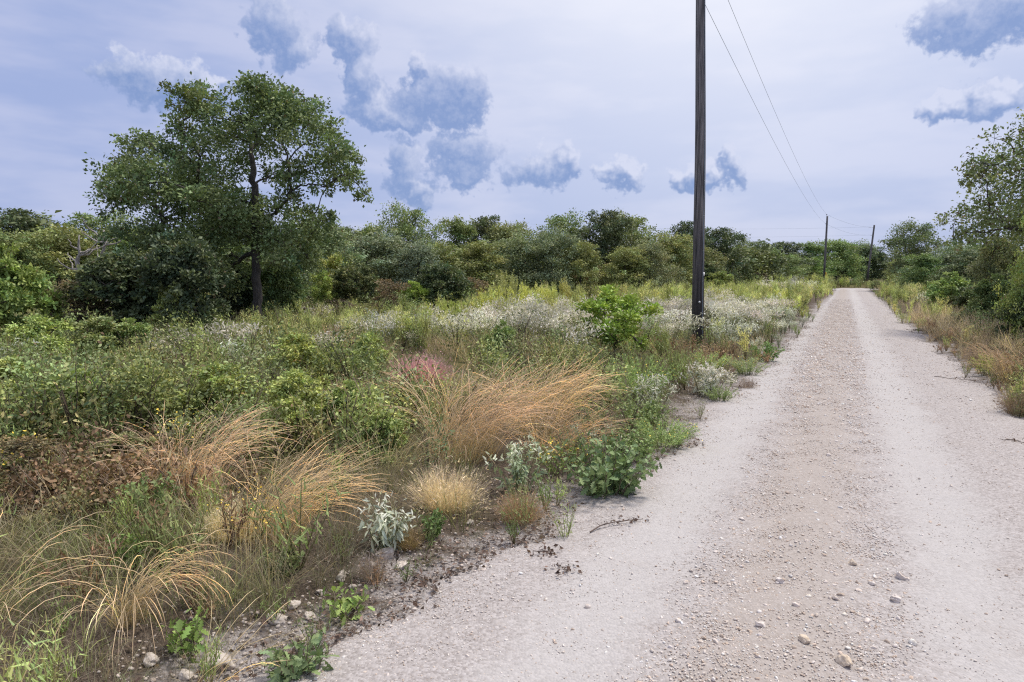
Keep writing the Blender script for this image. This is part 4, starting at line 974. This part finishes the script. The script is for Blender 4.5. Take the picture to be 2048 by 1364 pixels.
pts = [(scatter(1, 1.9, 5.5, 60, -6, 4), 1.0), (scatter(2, 5.5, 10, 26, -10, 10), 1.0), (scatter(3, 10, 18, 12, -16, 16), 1.05), (scatter(4, 18, 32, 5.0, -26, 26), 1.15), (scatter(5, 32, 62, 1.5, -32, 52), 1.5), (scatter(6, 62, 110, .55, -10, 80), 2.0)]
acc = {k: [] for k in KINDS_}
rs = np.random.default_rng(77)
DEFAULT = {'scrub': .5, 'green_weed': .5, 'dry_grass': .25, 'tan_grass': .25, 'green_grass': .25, 'golden_weed': .2, 'white_wildflower': .02}
for Pp, scl in pts:
    e = road_edge(Pp); e = e + rs.normal(size=len(e)) * .12
    keep = (e > .06) & ((Pp[:, 1] < 79) | ((Pp[:, 1] > 88) & (Pp[:, 1] < 101)))
    Pp, e = Pp[keep], e[keep]
    uu, vv = proj(Pp[:, 0], Pp[:, 1])
    Wt = np.zeros((len(Pp), len(KINDS_)))
    for k, v in DEFAULT.items(): Wt[:, KINDS_.index(k)] += v
    for (k, u0, v0, du, dv, wt) in PATCH:
        Wt[:, KINDS_.index(k)] += wt * np.exp(-((uu - u0) / du) ** 2 * 1.6 - ((vv - v0) / dv) ** 2 * 1.6)
    near = vv > 940
    for k in ('scrub', 'red_scrub', 'golden_weed', 'silver_weed'): Wt[vv > 1130, KINDS_.index(k)] = 0
    for k in ('scrub', 'golden_weed', 'white_wildflower', 'tan_grass'): Wt[near, KINDS_.index(k)] *= .06
    edge = e < .45
    for k in ('scrub', 'golden_weed', 'red_scrub', 'tan_grass', 'white_wildflower'): Wt[edge, KINDS_.index(k)] *= .25
    far = Pp[:, 1] > 30; Wt[Pp[:, 1] < 14, KINDS_.index('golden_weed')] = 0; NOWHITE = Pp[:, 1] < 11
    for k in ('dry_grass', 'green_grass'): Wt[far, KINDS_.index(k)] *= .2
    clear = np.zeros(len(Pp), bool)
    for (u0, v0, du, dv) in CLEAR: clear |= ((uu - u0) / du) ** 2 + ((vv - v0) / dv) ** 2 < 1
    for k in ('scrub', 'golden_weed', 'white_wildflower', 'silver_weed', 'green_weed', 'red_scrub', 'rusty_weed', 'tan_grass'): Wt[clear, KINDS_.index(k)] = 0
    Wt[clear, KINDS_.index('green_grass')] += .02
    none = clear & (rs.random(len(Pp)) < .55)
    Wt[NOWHITE, KINDS_.index('white_wildflower')] = 0; Wt[NOWHITE, KINDS_.index('silver_weed')] = 0
    cs = np.cumsum(Wt, 1); r = rs.random(len(Pp)) * cs[:, -1]
    ki = (r[:, None] > cs).sum(1)
    # bare gravelly gaps along the verge and thin cover in front
    thin = rs.random(len(Pp)) < np.where(e < .3, .8, np.where(near, .8, .95))
    for j, k in enumerate(KINDS_):
        m = (ki == j) & thin & ~none
        if m.any(): acc[k].append((Pp[m], np.full(m.sum(), scl), e[m]))
MATK = {'golden_weed': M_WEED, 'green_weed': M_WEED, 'green_grass': M_WEED, 'rusty_weed': M_WEED, 'scrub': M_WEED, 'red_scrub': M_LEAF, 'dry_grass': M_GRASS, 'tan_grass': M_GRASS, 'white_wildflower': M_PALE, 'silver_weed': M_PALE}
for k in KINDS_:
    if not acc[k]: continue
    Pp = np.concatenate([a[0] for a in acc[k]]); sc_ = np.concatenate([a[1] for a in acc[k]]); ee = np.concatenate([a[2] for a in acc[k]])
    N = len(Pp); which = rs.integers(0, len(PROTO[k]), N); geo = Geo()
    zz = gz(Pp)
    lf = np.sin(Pp[:, 0] * 1.9 + 1.4 * np.sin(Pp[:, 1] * 1.3)) * np.sin(Pp[:, 1] * 1.6 + 1.2 * np.sin(Pp[:, 0] * 1.1 + 2))
    size = sc_ * rs.uniform(.65, 1.25, N) * np.where(ee < .5, .6, 1.0) * (1 + (.38 if k in ('scrub', 'green_weed') else .15) * lf)
    lf2 = np.sin(Pp[:, 0] * 1.1 + 3 + 1.4 * np.sin(Pp[:, 1] * .9)) * np.sin(Pp[:, 1] * 1.2 + 1.2 * np.sin(Pp[:, 0] * .8))
    tint = np.exp(.16 * rs.normal(size=(N, 1)) + .3 * lf2[:, None]) * (1 + .035 * rs.normal(size=(N, 3)))
    for p in range(len(PROTO[k])):
        m = which == p
        if not m.any(): continue
        V, T, C = PROTO[k][p]; n = m.sum(); a = rs.uniform(0, 6.28, n)
        R = np.zeros((n, 3, 3)); R[:, 0, 0] = np.cos(a); R[:, 0, 1] = -np.sin(a); R[:, 1, 0] = np.sin(a); R[:, 1, 1] = np.cos(a); R[:, 2, 2] = 1
        R[:, 0, 2] = rs.normal(size=n) * .12; R[:, 1, 2] = rs.normal(size=n) * .12
        CC = np.clip(C[None] * tint[m][:, None], .003, .95)
        geo.add(*inst(V, T, np.concatenate([Pp[m], zz[m][:, None]], 1), R, size[m], CC))
    print('cover', k, N, geo.n)
    o = kind(link(k, geo.mesh(k, MATK.get(k, M_LEAF))), 'stuff')

# fallen leaves and broken stems along the gravel edges
rng = np.random.default_rng(300)
g = Geo()
s_ = np.concatenate([rng.uniform(1.5, 8, 3800), rng.uniform(8, 30, 3000)]); side = rng.random(len(s_)) < .68
off = np.abs(rng.normal(size=len(s_))) * .28 * np.where(rng.random(len(s_)) < .25, 2.2, 1) - .12
clus = .5 + .5 * np.sin(s_ * 2.3 + 1.5 * np.sin(s_ * .9)); kp = rng.random(len(s_)) < .25 + .75 * clus
t_ = np.where(side, edge_l(s_) - off, edge_r(s_) + off)
Q = (s_[:, None] * RD + t_[:, None] * RN)[kp]; n = len(Q)
zq = np.maximum(gz(Q), 0) + rng.uniform(.004, .03, n)
g.add(*inst(*LEAF2, np.concatenate([Q, zq[:, None]], 1), basis(nrm(rng.normal(size=(n, 3)) * [1, 1, .3]), nrm(rng.normal(size=(n, 3)) * .5 + [0, 0, 1])), rng.uniform(.015, .05, n), pal(rng, n, lin(92, 70, 62), .4, .12)))
n2 = n // 2; idx = rng.integers(0, n, n2)
g.add(*blades(rng, np.concatenate([Q[idx], zq[idx][:, None]], 1), rng.uniform(0, 6.28, n2), rng.uniform(1.2, 1.7, n2), rng.normal(size=n2) * .5, rng.uniform(.04, .2, n2), rng.uniform(.0015, .004, n2), lin(98, 80, 72), lin(132, 108, 92), 4))
kind(link('leaf_litter', g.mesh('leaf_litter', M_GRASS)), 'stuff')

# ------------------------------------------------------------------ stones
import bmesh
def ico(sub):
    bm = bmesh.new(); bmesh.ops.create_icosphere(bm, subdivisions=sub, radius=1)
    V = np.array([v.co[:] for v in bm.verts]); T = np.array([[v.index for v in f.verts] for f in bm.faces]); bm.free(); return V, T
def stone_shape(rng, sub, rough=.22):
    V, T = ico(sub); W_ = V.copy()
    for k in range(7):
        d = nrm(rng.normal(size=3)); h = rng.uniform(.45, .85)
        q = V @ d; W_ -= np.maximum(q - h, 0)[:, None] * d * .8
    W_ *= 1 + rough * .35 * np.sin(V @ rng.normal(size=3) * 3 + rng.uniform(0, 6))[:, None] + rough * .12 * rng.normal(size=(len(V), 1))
    return W_ * np.array([1, rng.uniform(.65, .95), rng.uniform(.5, .75)]), T
def rotz(a):
    R = np.zeros((len(a), 3, 3)); R[:, 0, 0] = np.cos(a); R[:, 0, 1] = -np.sin(a); R[:, 1, 0] = np.sin(a); R[:, 1, 1] = np.cos(a); R[:, 2, 2] = 1; return R
rng = np.random.default_rng(400)
tiny = [stone_shape(rng, 1) for _ in range(5)]; mid = [stone_shape(rng, 2) for _ in range(6)]
def sample_road(n, slo, shi):
    s = slo * (shi / slo) ** rng.random(n)
    z = rng.random(n); el, er = edge_l(s), edge_r(s)
    t = el + (er - el) * rng.random(n)
    a = (z < .16); t[a] = rng.normal(size=a.sum()) * .16 - .56
    a = (z >= .16) & (z < .28); t[a] = rng.normal(size=a.sum()) * .12 + .22
    a = (z >= .28) & (z < .42); t[a] = rng.uniform(-.6, .25, a.sum())
    a = (z >= .42) & (z < .54); t[a] = el[a] + np.abs(rng.normal(size=a.sum())) * .35
    return s, np.clip(t, el + .02, er - .02)
g = Geo(); cnt = 0
SC = [lin(228, 219, 212), lin(214, 204, 195), lin(236, 229, 224), lin(206, 190, 176)]
for protos, n, slo, shi, lo, hi in ((tiny, 95000, 1.4, 55, .003, .0075), (mid, 6500, 1.4, 50, .006, .014), (mid, 160, 1.5, 12, .014, .024)):
    s_, t_ = sample_road(n, slo, shi); r = (lo + (hi - lo) * rng.random(n) ** 2.2) * np.clip(s_ / 7, 1, 2.2)
    ctr = ((t_ > -.85) & (t_ < .45)); r *= np.where(ctr, 1.15, .85)
    Q = s_[:, None] * RD + t_[:, None] * RN; zz = road_z(s_, t_) + .004 + r * .22
    wch = rng.integers(0, len(protos), n)
    for k, (V, T) in enumerate(protos):
        m = wch == k; cc = np.array(SC)[rng.integers(0, 4, m.sum())] * np.exp(.1 * rng.normal(size=(m.sum(), 1)))
        g.add(*inst(V, T, np.concatenate([Q[m], zz[m][:, None]], 1), rotz(rng.uniform(0, 6.28, m.sum())), r[m], np.clip(cc, .02, .8)))
# gravel spilled on the verge
n = 9000; s_ = 1.3 + 12 * rng.random(n) ** 1.4; t_ = np.where(rng.random(n) < .8, edge_l(s_) - np.abs(rng.normal(size=n)) * .35, edge_r(s_) + np.abs(rng.normal(size=n)) * .35)
Q = s_[:, None] * RD + t_[:, None] * RN; r = .004 + .013 * rng.random(n) ** 3; zz = gz(Q) + r * .3
for k, (V, T) in enumerate(tiny):
    m = np.arange(n) % 5 == k
    g.add(*inst(V, T, np.concatenate([Q[m], zz[m][:, None]], 1), rotz(rng.uniform(0, 6.28, m.sum())), r[m], pal(rng, m.sum(), lin(200, 190, 182), .12, .02)))
kind(link('loose_gravel', g.mesh('loose_gravel', M_STONE, False)), 'stuff')

ROCKS = [  # u, v of the foot, width px, label
 (436, 1338, 66, 'largest white limestone rock at the bottom edge under the arching straw grass'),
 (372, 1362, 34, 'small white rock at the very bottom edge, lowest of the rocks'),
 (300, 1345, 40, 'pale rock among dry stems left of the largest one at the bottom edge'),
 (556, 1252, 44, 'flat white rock in the middle of the rock line, right of the thin stems'),
 (588, 1222, 34, 'white rock tucked above the flat one by the seedling'),
 (620, 1240, 26, 'small rounded white stone right of the flat rock'),
 (640, 1195, 24, 'small pale stone under the grey wiry tuft'),
 (684, 1165, 40, 'white rock leaning among grey twigs below the tawny fan'),
 (705, 1185, 20, 'small white stone in front of the leaning white rock'),
 (770, 1122, 46, 'white rock at the foot of the silvery grey plant'),
 (802, 1142, 34, 'angular white rock beside the gravel, right of the silvery plant foot'),
 (745, 1140, 24, 'little white stone left of the silvery plant foot'),
 (430, 960, 40, 'pale rock half hidden in the pinkish grass'),
 (940, 1048, 26, 'pale stone between straw ball and rust brown tuft'),
 (1690, 1343, 34, 'tan rounded stone on the loose strip at the bottom of the road'),
 (1610, 1300, 26, 'pale stone with flat top on the loose strip, left of the tan one'),
 (1790, 1210, 26, 'grey white cobble on the right edge of the loose strip'),
 (1805, 1165, 24, 'grey cobble just beyond the grey white one on the road'),
 (1560, 1178, 22, 'white stone on the left edge of the loose strip'),
 (1705, 1140, 24, 'tan flat stone in the middle of the loose strip'),
 (1355, 1253, 17, 'lone grey stone on the left wheel track'),
 (1484, 1048, 15, 'lone white stone at the far end of the left wheel track'),
 (1520, 1268, 22, 'white pebble in the stony left windrow at the bottom'),
]
for i, (u_, v_, wpx, lab) in enumerate(ROCKS):
    r2 = np.random.default_rng(500 + i); x, y = gp(u_, v_); r = .5 * wpx * math.hypot(x, y, 1.9) / F * (.82 if i < 14 else .9)
    V, T = stone_shape(r2, 4, .25); g = Geo()
    for f_, a_ in ((5, .05), (11, .025)):
        V = V * (1 + a_ * (np.sin(V @ r2.normal(size=3) * f_ + 1) + np.sin(V @ r2.normal(size=3) * f_))[:, None])
    col = lin(200, 192, 184) if i < 14 else (lin(214, 200, 182) if 'tan' in lab else lin(222, 214, 208))
    g.add(V * r, T, col)
    onroad = road_edge(np.array([[x, y]]))[0] < 0
    z0 = float(road_z(*[np.array([q]) for q in (np.array([x, y]) @ RD, np.array([x, y]) @ RN)])[0]) + .004 if onroad else gz1(x, y)
    o = link('rock', g.mesh('rock', M_STONE, True), None, (x, y, z0 + r * .28), (r2.uniform(-.2, .2), r2.uniform(-.2, .2), r2.uniform(0, 6.28)))
    tag(o, lab, 'rock', 'stones on the road' if i >= 14 else 'white rocks along the verge')

# twigs lying on the gravel
def twig(label, u0, v0, u1, v1, r, seed):
    rng = np.random.default_rng(seed); a, b = gp(u0, v0), gp(u1, v1); d = b - a; Ln = np.linalg.norm(d); g = Geo()
    q = bez(np.array([0, 0, .03]), np.array([*(d * .5 + np.array([-d[1], d[0]]) * .12), .06]), np.array([*d, .035]), 9, rng, .008)
    tube(g, q, np.linspace(r, r * .4, 9), 5, lin(104, 84, 78))
    for k in range(5):
        p = q[rng.integers(1, 8)]; e = p + np.array([*(rng.normal(size=2) * Ln * .16), .02]); tube(g, bez(p, (p + e) / 2 + rng.normal(size=3) * .01, e, 4), np.linspace(r * .5, r * .2, 4), 4, lin(104, 84, 78))
    n = 26; P_ = q[rng.integers(4, 9, n)] + rng.normal(size=(n, 3)) * [.05, .05, .01]; P_[:, 2] = np.maximum(P_[:, 2], .035)
    g.add(*inst(*LEAF2, P_, basis(rdir(rng, n), rdir(rng, n, .6)), rng.uniform(.02, .045, n), pal(rng, n, lin(92, 66, 58), .3, .1)))
    tag(link('twig', g.mesh('twig', M_GRASS), None, (a[0], a[1], 0)), label, 'twig', 'twigs fallen on the gravel')
twig('longest dry twig lying on the gravel right of the rust brown tuft', 1180, 1072, 1285, 1047, .006, 1)
twig('short dark twig on the gravel below the longest one', 1060, 1120, 1110, 1115, .005, 2)
twig('bent twig alone on the gravel nearest the bottom', 1112, 1138, 1132, 1158, .004, 3)
twig('dry brown spray lying on the road from the right edge', 1862, 757, 1960, 768, .006, 4)
twig('reddish twig at the right border of the photo', 2000, 885, 2060, 893, .006, 5)
twig('dark stick poking out of the right verge', 1826, 661, 1852, 664, .02, 6)

# the far wood behind the counted trees
rng = np.random.default_rng(600)
g = Geo(); V0 = []
for sd in range(4):
    r = np.random.default_rng(610 + sd); n = 2300; c = rdir(r, 22, .1) * r.uniform(.4, .95, (22, 1)) * [2.4, 2.4, 2.6] + [0, 0, 2.9]
    i = r.integers(0, 22, n); P_ = c[i] + r.normal(size=(n, 3)) * .42
    ge = Geo(); ge.add(*inst(*LEAF2, P_, basis(rdir(r, n), rdir(r, n, .8)), .42 * r.uniform(.6, 1.2, n), pal(r, 22, lin(92, 104, 66), .18, .07)[i] * np.exp(.12 * r.normal(size=(n, 1)))))
    tube(ge, [(0, 0, -.2), (.1, 0, 2), (0, .1, 4)], [.14, .1, .05], 6, (.07, .06, .055)); V0.append(ge.arr())
spots = [(x, 58 + rng.uniform(-4, 14)) for x in np.arange(-62, 14, 3.2)] + [(x, 76 + rng.uniform(-5, 10)) for x in np.arange(8, 30, 3)] + [(x, 128 + rng.uniform(-6, 16)) for x in np.arange(20, 130, 3.6)] \
      + [(x, 42 + rng.uniform(-2, 6)) for x in np.arange(-42, -8, 3.2)] + [(rng.uniform(.66, 1.0) * y, y) for y in np.arange(50, 125, 2.6)] + [(x, 102 + rng.uniform(-4, 8)) for x in np.arange(6, 36, 3.4)]
for (x, y) in spots:
    V, T, C = V0[rng.integers(0, 4)]; a = rng.uniform(0, 6.28); sx, sz = rng.uniform(.95, 1.25), rng.uniform(.72, .95)
    if y > 70: sz *= 1.05
    R = np.array([[math.cos(a), -math.sin(a), 0], [math.sin(a), math.cos(a), 0], [0, 0, 1]])
    g.add((V * [sx, sx, sz]) @ R.T + [x, y, 0], T, np.clip(C * np.exp(.12 * rng.normal()) * (1 + .06 * rng.normal(size=3)), .003, 1))
kind(link('far_woods', g.mesh('far_woods', M_LEAF)), 'stuff')

# ------------------------------------------------------------------ sky and sun
SUN_AZ, SUN_EL = math.radians(68), math.radians(62)
world = bpy.data.worlds.new('World'); sc.world = world; world.use_nodes = True
t = world.node_tree; t.nodes.clear()
CLOUDS = [(-.463, .240, .061, .028), (-.417, .242, .036, .015), (-.322, .319, .038, .034), (-.297, .295, .029, .027), (-.225, .306, .028, .029), (-.211, .267, .022, .037), (-.203, .226, .031, .024),
 (-.158, .220, .049, .019), (-.102, .240, .060, .035), (-.070, .253, .039, .029), (-.135, .283, .015, .019), (-.152, .149, .028, .037), (-.135, .115, .025, .022), (-.064, .171, .044, .032), (-.071, .143, .039, .021),
 (.044, .147, .044, .027), (.076, .157, .021, .024), (.156, .138, .031, .018), (.261, .135, .033, .017), (.305, .147, .014, .024), (-.587, .099, .031, .013), (-.554, .202, .013, .009), (-.627, .203, .013, .011),
 (.580, .288, .062, .034), (.620, .298, .045, .030), (.600, .202, .040, .018), (.553, .198, .030, .016), (-.230, .085, .045, .011), (.004, .093, .030, .009), (.206, .283, .019, .006)]
tc = t.nodes.new('ShaderNodeTexCoord'); sp = t.nodes.new('ShaderNodeSeparateXYZ'); L(t, tc.outputs['Generated'], sp.inputs[0])
az = math_(t, 'ARCTAN2', sp.outputs[0], sp.outputs[1]); el = math_(t, 'ARCSINE', sp.outputs[2])
cb = t.nodes.new('ShaderNodeCombineXYZ'); L(t, az, cb.inputs[0]); L(t, el, cb.inputs[1])
def vmath(t, op, a, b=None):
    n = t.nodes.new('ShaderNodeVectorMath'); n.operation = op
    for i, v in enumerate((a, b)):
        if v is None: continue
        if isinstance(v, tuple): n.inputs[i].default_value = v
        else: L(t, v, n.inputs[i])
    return n
uv = cb.outputs[0]
w1 = noise(t, uv, 20, 2, .5, '2D'); w2 = noise(t, uv, 62, 2, .6, '2D')
a = vmath(t, 'MULTIPLY', vmath(t, 'SUBTRACT', w1.outputs['Color'], (.5, .5, .5)).outputs[0], (.055, .045, 0)).outputs[0]
b = vmath(t, 'MULTIPLY', vmath(t, 'SUBTRACT', w2.outputs['Color'], (.5, .5, .5)).outputs[0], (.026, .026, 0)).outputs[0]
warped = vmath(t, 'ADD', vmath(t, 'ADD', uv, a).outputs[0], b).outputs[0]
def field(p):
    f = None
    for (ca_, ce, ra, re) in CLOUDS[:20] + CLOUDS[23:27]:
        d = vmath(t, 'MULTIPLY', vmath(t, 'SUBTRACT', p, (ca_, ce, 0)).outputs[0], (1 / (ra * 1.25), 1 / (re * 1.25), 0)).outputs[0]
        e = math_(t, 'SUBTRACT', 1.0, vmath(t, 'DOT_PRODUCT', d, d).outputs['Value'])
        f = e if f is None else math_(t, 'SMOOTH_MAX', f, e, .35)
    return f
OFF = (.006, .016, 0)
c0 = field(warped); c1 = field(vmath(t, 'ADD', warped, OFF).outputs[0])
n3 = noise(t, uv, 80, 4, .62, '2D').outputs['Fac']
f0 = math_(t, 'MULTIPLY_ADD', math_(t, 'SUBTRACT', n3, .5), 1.2, c0)
dens = sstep(t, f0, -.08, .58)
lit = sstep(t, math_(t, 'SUBTRACT', c0, c1), -.35, 1.3)
str_ = vmath(t, 'MULTIPLY', cb.outputs[0], (1.0, 3.6, 1)).outputs[0]
nb = noise(t, str_, 3.2, 3, .55, '2D').outputs['Fac']; nb2 = noise(t, str_, 9, 3, .6, '2D').outputs['Fac']
vf = sstep(t, math_(t, 'MULTIPLY_ADD', nb2, .35, nb), .48, .85)
veil = mixc(t, vf, (.335, .415, .69), (.47, .52, .75))
# veil brightens towards the hidden sun
sd = (math.sin(SUN_AZ) * math.cos(SUN_EL), math.cos(SUN_AZ) * math.cos(SUN_EL), math.sin(SUN_EL))
ga, ge = math.radians(17), math.radians(36)
dt = vmath(t, 'DOT_PRODUCT', tc.outputs['Generated'], (math.sin(ga) * math.cos(ge), math.cos(ga) * math.cos(ge), math.sin(ge))).outputs['Value']
glow = math_(t, 'POWER', math_(t, 'MAXIMUM', dt, 0.0), 9.0)
veil = mixc(t, math_(t, 'MULTIPLY', glow, 1.0, clamp=True), veil, (1.0, 1.0, 1.04))
zen = sstep(t, el, .35, 1.2)
veil = mixc(t, math_(t, 'MULTIPLY', zen, .6), veil, (1.15, 1.08, 1.02))
puff = math_(t, 'MULTIPLY_ADD', math_(t, 'SUBTRACT', n3, .5), .65, math_(t, 'MULTIPLY', lit, 1.05), clamp=True)
body = mixc(t, puff, (.215, .31, .575), (.66, .69, .85))
skyc = mixc(t, math_(t, 'MULTIPLY', dens, .95), veil, body)
sky = t.nodes.new('ShaderNodeTexSky'); sky.sky_type = 'NISHITA'; sky.sun_disc = False
sky.sun_elevation = SUN_EL; sky.sun_rotation = SUN_AZ
STR = .1
k10 = mixc(t, 1.0, skyc, (1 / STR, 1 / STR, 1 / STR), 'MULTIPLY')
fin = mixc(t, .9, sky.outputs[0], k10)
bg = t.nodes.new('ShaderNodeBackground'); L(t, fin, bg.inputs[0]); bg.inputs[1].default_value = STR
wo = t.nodes.new('ShaderNodeOutputWorld'); L(t, bg.outputs[0], wo.inputs[0])
world.cycles.sampling_method = 'MANUAL'; world.cycles.sample_map_resolution = 512

sl = bpy.data.lights.new('sun', 'SUN'); sl.energy = 3.2; sl.angle = math.radians(11); sl.color = (1, .93, .82)
so = bpy.data.objects.new('sun', sl); COL.objects.link(so)
so.rotation_euler = Vector((-sd[0], -sd[1], -sd[2])).to_track_quat('-Z', 'Y').to_euler()

sc.view_settings.view_transform = 'Standard'; sc.view_settings.look = 'None'
sc.view_settings.exposure = 0.12; sc.view_settings.gamma = 1.0
sc.cycles.max_bounces = 6; sc.cycles.diffuse_bounces = 4; sc.cycles.transmission_bounces = 4; sc.cycles.glossy_bounces = 2
try: sc.cycles.use_denoising = False; sc.cycles.filter_width = 1.2
except Exception: pass
